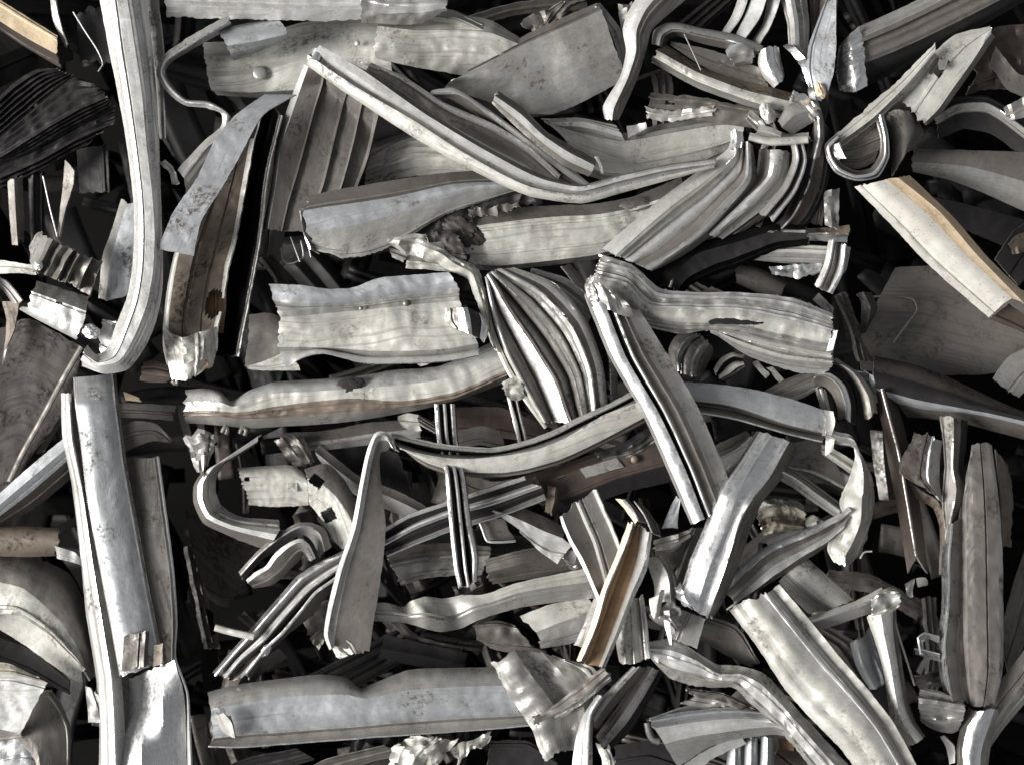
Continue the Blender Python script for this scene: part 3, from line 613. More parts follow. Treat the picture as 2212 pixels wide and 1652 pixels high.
# fan GG
P('ribbed_strip','fan of pale ribbed metal dropping left from the bright apex at upper right','metal strip','pale,cream,pale,taupe,pale,grey',80,
 '-24:1580,292 1572,322 1500,376 1427,430 1360,486 1300,538|14:1592,296 1586,336 1520,394 1445,450 1385,502 1330,552|-8:1600,304 1592,350 1535,414 1465,470 1400,522 1352,560|'
 '-14:1606,306 1602,370 1550,428 1490,486 1430,535 1374,568|12:1612,308 1612,380 1560,440 1505,500 1445,546 1392,576|-6:1618,310 1622,385 1575,450 1520,508 1462,552 1408,586|-30:1626,314 1636,390 1590,455 1536,510 1478,552 1424,580',
 parts='rib,hollow,rib,hollow,rib,side_lip',am=2,prof={0:5.0,1:('r',2,3),2:6.0,3:-6.0,4:7.0},rag=(2,4),extra=[sub_sheet('apex_highlight','shiny',92,'-20:1576,284 1578,304 1574,324|8:1588,280 1592,302 1588,322|-6:1604,286 1606,304 1602,318',am=3,cr=3,step=4,prof={0:4.0,1:3.0})])  # shiny patch laid over the fan's apex as a highlight
P('ribbed_strip','second ribbed strip right of the pale fan with a grimy lower edge','metal strip','taupe,pale,cream,taupe',60,
 '-20:1640,322 1632,380 1585,440 1520,505|10:1664,324 1658,380 1600,440 1530,505|8:1694,326 1682,380 1630,440 1545,512|-10:1706,328 1700,390 1650,450 1560,518|-30:1715,335 1710,400 1664,460 1580,520',
 parts='dark_lip,rib,web,dark_lip',am=4,prof={1:6.0,2:-4.0},cr=2,side=(0,4))
P('dark_channel','dark twisted channel curving down past the right of the ribbed fan','channel','dark,brown,dark',40,
 '-20:1758,262 1742,330 1722,400 1690,470 1655,500|10:1774,262 1762,330 1748,400 1712,470 1680,505|-10:1784,268 1780,340 1768,410 1738,470 1700,508|-30:1800,290 1796,350 1782,420 1750,480 1720,512',
 parts='outer_face,ridge,inner_face',am=4,prof={0:5.0,1:-5.0},cr=2)
P('dark_channel','black charred strip slanting down left to the layered bundle','channel','black,dark,black',46,
 '-10:1740,486 1665,486 1580,506 1473,536 1440,575 1424,612|10:1744,500 1670,500 1590,524 1500,552 1460,590 1446,622|-4:1745,516 1675,524 1600,552 1520,582 1480,606 1462,630|-30:1748,530 1680,540 1610,570 1530,600 1490,618 1474,636',
 parts='face,ridge,underside',am=5,cr=3,rag=(6,6),side=(2,4))
# layered bundle VV
P('layered_bundle','thick bundle of pale ribbed layers bending right from a bright folded head','metal bundle','pale,grey,pale,cream,grey,pale',80,
 '-20:1300,550 1365,572 1425,622 1489,632 1600,632 1706,642 1798,678|6:1292,572 1360,590 1416,640 1489,646 1600,648 1706,662 1798,692|-6:1288,582 1356,600 1410,650 1489,656 1600,658 1706,674 1798,704|'
 '10:1282,600 1350,618 1400,664 1480,668 1600,672 1706,692 1798,716|2:1278,622 1345,646 1396,686 1475,696 1590,700 1700,724 1798,744|-10:1276,640 1340,664 1400,700 1470,712 1560,716 1690,746 1798,764|-30:1280,650 1345,674 1405,708 1470,722 1540,712 1620,740 1797,776',
 parts='layer,groove,layer,web,groove,layer',am=3,cr=3,rag=(5,4),side=(4,1),prof={0:('r',2,5),1:('r',2,4),2:('r',2,4),3:6.0,4:('r',2,4)},
 extra=[sub_sheet('bright_head','shiny',84,'-30:1268,600 1262,622 1270,646|6:1292,592 1296,618 1296,644|-4:1322,606 1326,624 1320,640',am=4,cr=5,step=5,prof={0:6.0})])
P('layered_strip','ragged ribbed lower layer under the pale bundle ending at the dark gap','metal strip','cream,grey,pale',50,
 '-10:1535,706 1600,726 1700,752 1800,770|8:1535,716 1590,742 1690,774 1798,786|-4:1545,722 1600,758 1700,790 1790,800|-20:1550,726 1610,766 1712,802 1770,808',parts='layer,groove,layer',am=3,prof={0:('r',2,4),1:('r',2,3)},rag=(2,5),side=(0,6))
P('metal_tab','bright white upturned tab at the right end of the pale bundle','tab','shiny',90,'0:1784,760 1800,712|10:1800,756 1810,712',am=2,rag=(4,6))
P('metal_strip','ribbed strip pointing right above the pale bundle','metal strip','cream,grey',10,'-10:1640,530 1720,528 1800,532|8:1630,548 1715,546 1795,550|-6:1622,562 1710,570 1786,572',am=3,prof={0:('r',2,5),1:('r',2,5)},rag=(4,3),parts='upper_rib,lower_rib')
P('metal_scrap','crinkled silver foil strip under the ribbed strip','scrap','shiny',10,'0:1660,575 1720,572 1776,568|0:1668,592 1720,600 1776,586',cr=10,am=5,rag=(6,5),side=(3,3))
P('curved_channel','bright-edged curved end channel standing at the right of the stacked strips','channel','pale,taupe,pale,shiny',40,
 '-10:1790,518 1780,570 1760,616|12:1800,520 1790,574 1770,622|-10:1814,528 1806,580 1786,630|12:1826,530 1818,590 1796,634|-10:1838,532 1828,584 1806,610',parts='bright_edge,floor,bright_edge,outer_face',am=2,rag=(4,4))
P('metal_strip','short brown strip stub above the curved end channel','metal strip','rust,shiny',16,'0:1730,494 1790,492 1836,486|8:1732,508 1790,506 1834,508|-10:1740,520 1790,522 1826,524',cr=3,am=3,rag=(4,6),parts='face,bright_end')
P('crumpled_tab','crumpled upright silvery tab near the dark gap right of the dark channel','scrap','grey',20,'0:1780,412 1782,450 1780,488|8:1796,410 1796,450 1796,486|0:1812,406 1812,450 1808,492',cr=10,am=4,rag=(4,6),side=(2,2))
P('metal_strip','upright taupe strip left of the crumpled silvery tab','metal strip','taupe',0,'0:1768,410 1756,450 1750,480|0:1784,410 1782,450 1776,490',am=4)
P('crushed_tube','dark crushed tube in the hollow under the charred strip','tube','taupe',-40,'-16:1594,572 1640,580 1700,612|10:1588,592 1630,606 1688,634|-16:1590,612 1630,630 1680,648',am=4,prof={0:8.0,1:8.0})
P('metal_scrap','small taupe wedge between charred strip and pale bundle','scrap','taupe',0,'0:1540,620 1560,628|0:1490,640 1560,642',am=6,cr=4,rag=(4,4))
P('metal_strip','dark strip running right behind the crushed tube','metal strip','dark',-60,'0:1690,620 1780,640|0:1700,660 1790,672',am=6,prof={0:('r',2,8)})
P('metal_strip','small pale split strip at the right end of the dark hollow','metal strip','grey',10,'0:1770,636 1800,664|0:1758,650 1798,686',am=3,rag=(4,3))
P('crushed_tube','glassy dark crushed tube end beyond the curved end channel','tube','dark',0,'0:1850,636 1860,650 1858,720|8:1866,632 1880,660 1870,720|0:1884,634 1896,660 1880,700',am=5,cr=5)
T('wire_hoop','thin rounded wire hoop over the dark right-hand sheet','wire','taupe',-60,'1870,642 1930,640 1975,648 1982,668 1960,700 1930,740',2.6)
P('crushed_shell','ribbed crushed shell of metal below the pale bundle','crumpled foil','taupe,grey,taupe,grey,drab',10,'-30:1446,790 1444,752 1462,724 1486,716|4:1462,800 1460,762 1478,734 1500,722|-4:1474,806 1476,768 1494,740 1512,726|10:1490,810 1494,776 1510,748 1524,734|-2:1504,812 1510,782 1524,756 1534,744|-20:1520,808 1530,784 1540,764 1542,752',cr=4,am=3,step=4,rag=(4,4),prof={0:5.0,1:('r',2,4),2:4.0,3:('r',2,4)})
P('crushed_shell','curled cream shell right of the ribbed crushed shell','crumpled foil','cream,dark,cream,taupe',14,'-20:1540,800 1556,774 1584,760 1606,766|8:1546,808 1562,784 1586,770 1606,774|-12:1552,812 1568,792 1588,780 1604,782|8:1556,818 1576,806 1594,792 1606,788|-20:1562,822 1584,814 1600,804 1608,794',cr=4,am=3,step=4,rag=(3,4),prof={0:4.0,2:5.0})
for i,(x,y) in enumerate(((1638,796),(1668,806))):
    P('metal_scrap',['thin bent sliver right of the curled cream shell','pale bent sliver nearer to the hoop strip'][i],'scrap','cream',-20,'0:%d,%d %d,%d|4:%d,%d %d,%d'%(x-14,y-12,x+16,y+22,x,y-16,x+26,y+14),am=3)
P('metal_strip','striped leaf-like strip under the lower layer near the hoop strip','metal strip','taupe,cream',10,'-10:1755,798 1700,818 1640,850|8:1790,812 1730,836 1650,868|-20:1795,826 1740,856 1660,890',am=3,prof={0:('r',2,5)},parts='upper_face,lower_face')
# hoop ZZ
P('bent_strip','bright beaded hoop bending down right of the striped leaf strip','metal strip','taupe,pale,dark',30,
 '-20:1755,830 1775,832 1796,850 1808,880 1810,905|10:1762,812 1784,812 1812,832 1826,870 1828,905|-6:1770,806 1792,806 1824,830 1838,870 1838,912|-40:1780,800 1800,800 1836,826 1850,868 1850,915',parts='inner_face,bead,outer_face',am=3,prof={1:6.0})
P('bent_strip','outer grey hooped sheet curving around the bright beaded hoop','metal strip','taupe,grey',10,'-20:1790,782 1825,800 1856,850 1868,905|8:1800,776 1845,806 1876,856 1884,900|-10:1806,772 1855,806 1888,852 1896,890',am=4,prof={0:8.0},rag=(2,6),parts='inner_face,outer_face')
P('metal_strip','grey ribbed strip dropping under the beaded hoop','metal strip','grey,taupe',0,'0:1760,838 1772,880 1784,930|6:1782,840 1792,880 1800,934|-10:1800,850 1806,890 1812,930',am=4,prof={0:('r',2,4)},parts='face,side')
# ================================================================ RIGHT SIDE
P('folded_channel','dark ribbed channel from the top right ending in a bright crushed fold','channel','grey,taupe,taupe,dark',30,
 '-14:1850,60 1915,32 1994,-6 2080,-60|8:1856,84 1930,52 2010,14 2100,-36|0:1858,96 1940,64 2022,24 2120,-20|-4:1860,140 1950,104 2060,52 2200,-20|-50:1868,190 1994,126 2100,68 2230,-6',
 parts='upper_rib,web,web,web',am=3,prof={0:('r',2,6),1:6.0,2:('r',2,4),3:('r',1,4)},rag=(0,0),
 extra=[sub_sheet('crushed_fold','shiny',34,'0:1812,106,-60 1822,88,-16 1836,74,4 1856,58,2|0:1808,128,-60 1820,114,-14 1838,100,6 1864,86,2|0:1806,158,-60 1822,150,-14 1842,142,6 1868,132,2|0:1814,196,-64 1830,200,-20 1850,198,0 1874,186,-4',am=3,cr=3,prof={0:9.0,1:('r',2,7),2:9.0}),])  # crushed fold in brighter metal to imitate light on its left side
P('folded_strip','pale plate rising from the curled loop toward the top right','metal strip','cream,grey',30,
 '0:2020,92 1950,165 1861,244 1786,308|10:2020,112 1962,180 1885,256 1800,318|-24:2030,130 1975,195 1905,262 1822,330',parts='face,side',am=3,side=(3,0),rag=(2,4))
P('flat_strip','pale flat strip with a torn square hole beside the curled loop','metal strip','cream,grey',20,
 '-10:2140,56 2062,76 2002,130 1966,185 1948,222|6:2140,70 2104,128 2060,190 2024,240 1996,268|-30:2150,80 2116,130 2070,196 2034,244 2004,270',parts='face,edge_side',am=3,rag=(2,8),holes=[(2030,146,12,20,30)],
 extra=[sub_sheet('hole_flap','grey',30,'0:2026,128 2044,130|6:2030,150 2046,146',am=2)])
P('metal_strip','dark strip between the pale plate and the holed flat strip','metal strip','taupe',-20,'0:2110,60 2020,130 1960,205 1900,262|-10:2130,80 2040,150 1980,225 1930,270',am=3)
P('curled_strip','strip curled into a cup-like loop with a bright white rim at right','metal strip','shiny,shiny,taupe',40,
 '-10:1804,290 1780,316 1786,346 1804,374 1850,392 1897,384 1921,342 1920,295 1908,244|22:1808,294 1786,318 1792,344 1808,368 1850,385 1892,377 1914,340 1914,295 1903,249|22:1813,298 1792,320 1797,342 1813,363 1850,379 1887,372 1909,338 1909,295 1899,254|-44:1822,304 1806,324 1810,338 1822,354 1852,368 1880,362 1898,334 1900,300 1890,266',parts='outer_wall,rim,inner_wall',am=1,step=5,cr=.5,  # rim and outer wall in brighter metal imitate light on the curl
 extra=[sub_sheet('floor','taupe',0,'0:1815,310 1850,290 1900,268|8:1812,335 1850,330 1902,310|0:1825,358 1855,366 1890,350',am=4),sub_sheet('bright_patch','pale',60,'-16:1784,316 1786,334 1800,350|6:1812,308 1820,330 1828,342',cr=4,am=2,rag=(4,4))])  # pale sheet laid in the loop's left side as a bright patch
P('curled_strip','dark rounded tube body behind the curled loop','tube','taupe',10,'-10:1905,248 1925,300 1925,380|16:1935,240 1950,290 1945,350|8:1965,240 1978,280 1960,330|-30:1980,250 1996,290 1980,320',am=3,prof={0:6.0,1:8.0})
P('metal_bar','broad cream bar with a tan edge running to the right border','bar','satin,satin,tan,tan',40,
 '-6:1846,404 1925,486 2003,570 2136,686|6:1886,396 1965,462 2042,540 2168,656|6:1914,388 2000,460 2080,545 2186,645|2:1940,384 2030,458 2105,545 2212,655|-30:1966,380 2060,470 2130,552 2240,660',
 parts='face,face,bevel,side_edge',am=1.5,rag=(3,0))
P('metal_bar','brown shadowed end of the broad bar at the right border','bar','brown',10,'0:2136,690 2210,720 2260,760|0:2180,656 2240,700 2290,730',am=2)
P('metal_sheet','wide dull grey sheet lying in the hollow under the cream bar','metal sheet','drab',-110,
 '0:1936,578 2020,574 2100,600 2260,640|-4:1890,660 2000,670 2100,680 2260,700|-14:1852,740 1980,760 2100,760 2240,750|-30:1860,800 1980,810 2100,810 2240,800',am=2,rag=(1,1),cr=0,sharp=True,prof={0:0,1:0,2:0})
P('metal_sheet','dark plate crossing in the gap at the right under the top strips','metal sheet','taupe,grey',-60,'0:1975,322 2090,325 2240,330|10:1970,350 2090,360 2240,400|-30:1972,372 2060,392 2130,420 2240,470',parts='face,lower_face',am=5,rag=(3,3),prof={0:6.0,1:6.0})
P('curved_strip','dark curved strip arching to the right border above the dark plate','metal strip','dark,grey,dark',-30,'-20:2010,240 2060,212 2130,208 2220,262|6:2020,256 2066,228 2130,224 2220,284|-10:2024,270 2070,246 2130,244 2220,306|-40:2030,300 2080,280 2140,290 2220,350',parts='upper_face,ridge,lower_face',am=3)
P('metal_sheet','brownish folded plates in the shade near the top right border','metal sheet','brown',-60,'0:2090,100 2150,60 2240,50|-10:2110,160 2160,120 2240,120|-20:2090,205 2160,190 2240,200',am=8,cr=6)
P('metal_strip','grey strip angled through the shade at the right border','metal strip','taupe',-40,'0:2150,100 2200,160 2240,170|-10:2140,140 2180,196 2240,220',am=5)
P('metal_scrap','small silvery crumple on the right border under the folded plates','scrap','grey',-20,'0:2170,230 2230,200|0:2180,262 2230,250',cr=8,am=4,rag=(4,4))
P('metal_strip','dark bluish strip in the shadow above the right end of the cream bar','metal strip','dark',-160,'0:1980,420 2080,440 2230,480|-20:1990,470 2090,500 2230,560',am=6)
P('metal_sheet','dark green-grey sheet at the right border beyond the cream bar','metal sheet','dark',-120,'0:2150,560 2190,500 2250,460|0:2200,620 2230,580 2270,540',am=6)
P('metal_scrap','brown torn scrap above the dark green-grey sheet','scrap','rust',-110,'0:2180,530 2200,505 2230,500|0:2190,550 2215,545 2240,530',am=6,cr=6)
P('metal_cone','large dark rolled cone with a bright lower edge pointing at the right border','rolled sheet','mottle,dark,blue,taupe',-20,
 '-40:1890,768 1985,790 2056,818 2140,858 2240,905|10:1885,800 1975,824 2060,850 2150,885 2240,912|20:1890,838 1975,862 2070,880 2150,895 2240,916|6:1940,872 2000,884 2080,892 2150,902 2240,925|-40:1960,900 2010,904 2090,916 2160,935 2240,955',
 parts='body,body,highlight_edge,lower_side',am=3,prof={0:10.0,1:8.0,2:5.0})
P('metal_plate','pale grey plate corner at the right border above the rolled cone','plate','grey',-60,'0:2145,818 2180,770 2250,740|-10:2200,860 2230,830 2280,800',am=3)
P('metal_sheet','torn bluish sheet edge at the tip of the rolled cone','metal sheet','blue',-20,'-16:1845,800 1860,822 1880,850|10:1876,806 1900,826 1930,838 1975,845|-10:1880,860 1900,870 1930,862 1960,858',am=6,cr=5,rag=(6,6),side=(4,4))
P('angle_bar','slim brown angle bar with a bright ridge running down at right','bar','brown,brown',10,'-26:1892,846 1905,920 1916,985 1940,1110 1960,1236|8:1906,840 1924,910 1941,973 1962,1090 1980,1200|-40:1930,846 1950,910 1968,985 1990,1110 2005,1240',parts='left_face,right_face',am=2,prof={0:-2.0,1:-2.0},
 extra=[sub_tube('ridge_edge','rust','1906,840,20 1924,910,20 1941,973,20 1962,1090,20 1980,1200,20',1.6)])
P('metal_plate','torn brown plate jutting over the slim angle bar','plate','mottle,grey',20,'0:1976,934 1960,968 1942,1002 1946,1024|10:2010,940 2000,990 2000,1040 2022,1070|-10:2036,950 2030,1000 2030,1050 2036,1084',am=6,cr=3,rag=(5,5),side=(5,0))
P('metal_strip','narrow brown-edged strip curving down below the torn brown plate','metal strip','rust,taupe',0,'0:1950,1030 1990,1060 2026,1082 2040,1120 2042,1180 2040,1240|-20:1944,1042 1980,1076 2014,1096 2028,1130 2030,1180 2028,1240',am=2)
P('wavy_strip','wavy grey strip standing up in the shade under the rolled cone','metal strip','drab,taupe,dark',20,'-10:2030,900 2036,950 2040,1010 2034,1080 2040,1140|8:2060,900 2060,950 2058,1010 2066,1056 2052,1132|-10:2076,905 2074,960 2070,1020 2084,1056 2056,1136|-50:2090,910 2088,960 2080,1020 2094,1060 2066,1140',parts='face,edge,side',am=3)
P('metal_plate','long upright brown grey plate with a rolled left band at the right','plate','shiny,taupe,drab,drab,grey',20,
 '-30:2044,1130 2034,1200 2034,1300 2024,1400 2030,1460 2042,1514|10:2056,1130 2050,1200 2048,1300 2040,1400 2046,1460 2056,1514|-6:2072,1120 2072,1200 2072,1300 2074,1400 2078,1460 2088,1514|'
 '4:2100,960 2104,1080 2106,1200 2108,1350 2110,1450 2110,1530|0:2136,955 2150,1080 2156,1200 2158,1350 2158,1450 2140,1520|-10:2142,960 2158,1080 2166,1200 2168,1350 2166,1450 2150,1518',
 parts='bright_edge,left_band,web,web,bright_edge',am=4,prof={1:3.0,2:[(0,0),(.2,-7),(.5,2),(1,0)],3:[(0,0),(.45,2),(.5,-4),(.55,2),(1,0)]},cr=2,rag=(3,4))
P('metal_plate','ragged rusty plate edge behind the upright plate at the right','plate','rust',-30,'0:2150,970 2160,1060 2166,1180|-6:2176,1000 2188,1060 2184,1180',am=5,rag=(6,3),side=(0,4))
P('metal_sheet','greenish dark sheet slanting at the lower right border','metal sheet','taupe',-60,'0:2240,1120 2200,1230 2170,1340 2165,1400|-20:2290,1200 2240,1300 2210,1400 2180,1460',am=5)
P('metal_strip','pale brown strip crossing behind the foot of the upright plate','metal strip','taupe,grey',-10,'0:2250,1350 2200,1420 2140,1500 2110,1560|10:2260,1400 2215,1470 2160,1540 2130,1600|-20:2270,1430 2230,1500 2170,1570 2135,1620',am=3,parts='face,side')
P('crumpled_sheet','crumpled fan-folded sheet at the foot of the upright plate','crumpled sheet','grey',26,'-10:1990,1484 2030,1492 2060,1504 2082,1516|12:1984,1520 2024,1524 2056,1530 2084,1532|0:1990,1556 2030,1562 2050,1568 2076,1560|-20:2000,1566 2030,1580 2056,1584 2070,1576',cr=5,am=5,rag=(3,4),prof={0:('r',2,8),1:('r',2,8)})
P('bent_strip','bright white strip emerging below the upright plate at the bottom','metal strip','taupe,shiny,grey',20,'-20:2092,1528 2075,1570 2066,1620 2070,1690|10:2110,1536 2090,1572 2080,1620 2084,1690|14:2150,1530 2132,1580 2118,1630 2120,1690|-24:2160,1536 2144,1590 2136,1640 2136,1690',parts='left_lip,face,right_lip',am=4,prof={1:8.0},cr=2)
P('metal_shard','thin pale curved shard hanging beside the bright white strip','shard','pale',0,'0:2030,1590 2044,1614 2050,1650|4:2038,1588 2062,1610 2062,1650',am=3,rag=(2,8))
P('bent_clip','small bright bent clip on the left of the upright plate','clip','shiny',20,'10:1990,1412 1984,1376 1998,1368 2030,1376|-10:1996,1412 1994,1386 2004,1378 2028,1388',am=2,sharp=True)
P('bent_clip','lower prong of bright metal left of the upright plate','clip','shiny',10,'10:1975,1402 2000,1406 2030,1414|-4:1978,1412 2000,1420 2030,1428',am=2,rag=(4,2))
P('bent_clip','thin slanting prong below the bright clips','clip','grey',0,'0:1980,1450 1990,1430 2004,1412|0:1990,1456 2000,1440 2012,1418',am=2)
P('metal_scrap','wrinkled dark scrap among the prongs left of the upright plate','scrap','taupe',-40,'0:1975,1460 2030,1450|0:1985,1490 2034,1480',cr=10,am=6)
# twisted ribbon AB
P('twisted_ribbon','wide twisted pale ribbon with frayed edges hanging left of the angle bar','metal ribbon','cream,grey',50,
 '6:1782,928 1812,934 1838,944 1848,985 1830,1040 1815,1080 1818,1120 1800,1150 1786,1185 1800,1212|14:1782,934 1812,944 1842,952 1858,990 1866,1040 1862,1085 1858,1130 1845,1165 1826,1200 1826,1220|'
 '-24:1784,944 1812,956 1844,962 1862,985 1888,1040 1890,1085 1880,1130 1872,1165 1858,1196 1838,1218',am=5,cr=4,rag=(3,4),side=(2,5),parts='face,frayed_edge')
T('wire','short frayed wire end sticking out right of the twisted ribbon','wire','pale',50,'1858,1206 1866,1192 1884,1190',2)
P('metal_sheet','dark curved sheet behind the twisted ribbon with a pale rim','metal sheet','taupe,cream',0,'0:1700,960 1740,950 1790,960|10:1690,1010 1750,1020 1830,1060|0:1760,1000 1800,1010 1850,1040',am=5,parts='face,rim')
P('metal_strip','pale strip dropping from the creased strip end behind the ribbon','metal strip','cream',20,'0:1774,960 1800,968 1850,1000|8:1776,980 1800,996 1848,1030',am=3,rag=(2,4))
P('metal_scrap','small pale green chip in the shade right of the twisted ribbon','chip','cream',-60,'0:1975,1245 1996,1248|0:1978,1262 1998,1266' if False else '0:1978,1248 2000,1246|0:1984,1268 2004,1262',am=2)
P('metal_scrap','grey crumb of metal right of the twisted ribbon','scrap','grey',-30,'0:1950,1250 1985,1246|0:1960,1290 1980,1284' if False else '0:1955,1262 1976,1250|0:1962,1290 1972,1288',cr=5,am=4)
# elbow AC
P('bent_strip','narrow strip running down right into a crushed elbow','metal strip','taupe,grey,taupe',50,'-10:1672,996 1720,1016 1770,1052 1822,1090|8:1668,1010 1714,1032 1764,1068 1815,1104|-12:1664,1026 1708,1050 1756,1084 1806,1118',parts='side,face,side',am=2)
P('layered_strip','layered strip from the crushed elbow down left under the shiny strip','metal strip','blue,taupe,grey,pale,taupe',60,
 '-20:1836,1092 1800,1116 1727,1150 1640,1188 1600,1224 1560,1270|10:1836,1104 1800,1130 1730,1164 1655,1196 1610,1236 1566,1280|-6:1834,1112 1800,1142 1735,1174 1664,1210 1620,1250 1580,1290|'
 '6:1830,1122 1796,1152 1740,1184 1670,1222 1626,1260 1584,1296|2:1822,1140 1790,1168 1742,1196 1676,1240 1630,1274 1586,1306|-20:1810,1160 1780,1184 1740,1210 1660,1262 1610,1290 1570,1318',
 parts='outer_layer,groove,layer,layer,lower_layer',am=3,cr=3,side=(0,3),rag=(5,5),prof={0:7.0,1:-4.0})
P('foam_lump','crumbly yellowish lump behind the elbow of the layered strip','foam lump','cream,yellow,rust,yellow',0,'-10:1640,1090 1664,1076 1700,1078 1730,1086|14:1638,1108 1664,1094 1704,1094 1738,1104|4:1640,1122 1668,1112 1706,1112 1740,1122|14:1644,1136 1670,1130 1706,1132 1738,1138|-14:1650,1154 1676,1150 1706,1148 1730,1150',cr=11,am=6,step=4,rag=(6,6),side=(4,4))
P('metal_scrap','smaller pale torn flap beside the crumbly yellowish lump','scrap','cream',6,'0:1742,1118 1760,1112 1780,1126|8:1744,1136 1764,1132 1784,1142|-6:1748,1156 1766,1156 1782,1158',cr=7,am=4,step=4,rag=(4,4),side=(3,3))
P('metal_strip','short grey strip under the crumbly yellowish lump','metal strip','grey',30,'0:1655,1165 1700,1148 1745,1142|6:1660,1178 1700,1164 1750,1156',am=2,rag=(4,4))
# creased strip UU
P('creased_strip','bluish creased strip lying right of the big ribbed bar, square-cut end','metal strip','blue,taupe,cream',60,
 '-6:1470,824 1582,833 1706,860 1786,888|4:1476,862 1582,877 1706,918 1784,936|-30:1486,872 1584,888 1706,926 1782,940|6:1490,886 1584,902 1706,936 1776,952',parts='face,groove,lower_lip',am=3,prof={0:4.0},rag=(2,2),
 extra=[sub_sheet('end_band','grey',66,'0:1780,884 1784,910 1776,940|6:1800,888 1804,912 1796,938',am=2)])
P('metal_strip','loose vertical band under the end of the bluish creased strip','metal strip','cream,taupe',46,'0:1784,940 1782,960 1782,985|4:1800,936 1802,950 1800,972',am=3,cr=3,parts='face,side')
P('metal_scrap','curved leaf of dark metal above the shiny strip','scrap','taupe,pale',30,'-10:1545,960 1580,945 1612,930|4:1548,990 1590,970 1622,940|8:1580,1030 1610,980 1628,942',am=4,parts='face,bright_rim')
# SS & TT
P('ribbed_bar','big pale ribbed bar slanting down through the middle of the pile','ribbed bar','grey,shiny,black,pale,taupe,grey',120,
 '-34:1262,640 1316,771 1388,895 1446,1025 1492,1132|0:1272,642 1324,771 1396,895 1454,1025 1498,1130|10:1304,650 1352,771 1424,893 1484,1022 1522,1120|-12:1312,652 1359,770 1431,893 1490,1020 1527,1118|'
 '8:1322,654 1367,768 1438,892 1496,1018 1532,1112|2:1348,662 1400,764 1474,884 1530,1010 1558,1080|-8:1382,670 1436,756 1508,880 1560,1000 1580,1050',
 parts='side,bright_rib,groove,web,rib_face,side',am=2,cr=1,prof={1:3.0,3:[(0,3),(.4,-3),(.7,2),(1,0)],4:[(0,0),(.3,-10),(.6,-8),(.68,3),(1,0)]},rag=(8,2),side=(1,1),  # left rib brightened and groove blackened in place of light and shade
 extra=[sub_sheet('crumpled_head','grey',128,'-10:1262,612 1268,640 1274,664|6:1300,616 1310,640 1318,668|0:1340,640 1360,660 1370,690',cr=6,am=5,rag=(6,4))])
P('shiny_strip','mirror-bright creased strip leaning left at the lower right of centre','metal strip','shiny,shiny,taupe',140,
 '-26:1634,930,-70 1600,985,-40 1551,1056 1520,1140 1494,1200 1474,1262,-10 1466,1280|0:1668,940,-70 1628,1000,-40 1590,1078 1560,1160 1534,1220 1508,1300,-10 1502,1318|'
 '4:1706,952,-70 1662,1031,-40 1619,1085 1596,1130 1572,1210 1536,1310,-10 1528,1330|-50:1722,966,-70 1690,1031,-40 1646,1085 1622,1140 1596,1220 1556,1310,-10 1540,1334',
 parts='left_face,right_face,side_wall',am=3,prof={0:6.0,1:-5.0},rag=(3,5),side=(1,0))
P('metal_plate','small bluish plate end peeking out below the shiny strip','plate','grey',60,'0:1468,1314 1452,1340 1436,1372|4:1524,1336 1516,1362 1506,1400',am=3,rag=(2,2))
P('metal_scrap','torn silver flakes at the left foot of the shiny strip','scrap','shiny',110,'0:1456,1268 1464,1290 1478,1310|6:1470,1262 1482,1290 1496,1318',cr=8,am=4,rag=(6,6),side=(4,2))
# OO, PP, QQ, RR
P('leaf_bundle','leaf-shaped bundle of nested ribs tapering at both ends in the centre','ribbed bundle','cream,taupe,pale,taupe,grey,taupe,pale,grey,taupe,pale',50,
 '-20:1048,600 1062,680 1086,755 1126,833 1170,910|6:1050,598 1068,680 1094,755 1134,833 1178,912|-24:1052,596 1080,676 1120,750 1160,826 1194,910|10:1054,594 1100,672 1150,746 1196,822 1228,912|-4:1056,592 1110,670 1162,744 1210,820 1240,908|'
 '-26:1058,590 1124,664 1180,738 1228,816 1252,906|8:1062,588 1134,656 1194,730 1238,810 1260,904|-20:1070,585 1150,646 1214,720 1256,804 1272,902|12:1080,582 1170,632 1236,706 1274,796 1286,898|2:1092,580 1180,622 1250,698 1286,790 1298,892|-16:1110,578 1200,612 1266,690 1302,784 1314,884',
 parts='bead,hollow,rib,hollow,rib,hollow,rib,web,hollow,rib',am=3,cr=1.5,prof={1:('r',2,4),2:5.0,3:('r',2,5),4:3.0,5:('r',1,5),6:5.0,7:('r',2,4),9:5.0},rag=(2,3),
 extra=[sub_tube('torn_bead','cream','1046,640,30 1064,720,34 1096,795,36 1136,862,30 1180,922,16',[5]*1 if False else 6,.8)])
P('knot','crumpled cream knot of metal hanging under the torn bead of the leaf-shaped bundle','crumpled foil','cream,satin,cream',44,'-8:1084,826 1100,816 1122,812|10:1086,840 1104,834 1128,830|2:1094,854 1110,850 1132,850|-10:1104,864 1116,866 1130,862',cr=7,am=4,step=4,rag=(4,4),side=(3,3))
P('metal_strip','grey strip tucked behind the top of the leaf-shaped bundle','metal strip','grey',10,'0:1150,580 1220,600 1290,650|-16:1140,600 1210,640 1270,700',am=4,prof={0:('r',2,6)})
P('metal_strip','curved strip hugging the right side of the leaf-shaped bundle','metal strip','grey,taupe',20,'-10:1212,575 1246,620 1290,690 1318,780 1322,880|-30:1232,570 1266,610 1304,680 1332,780 1334,880',am=3)
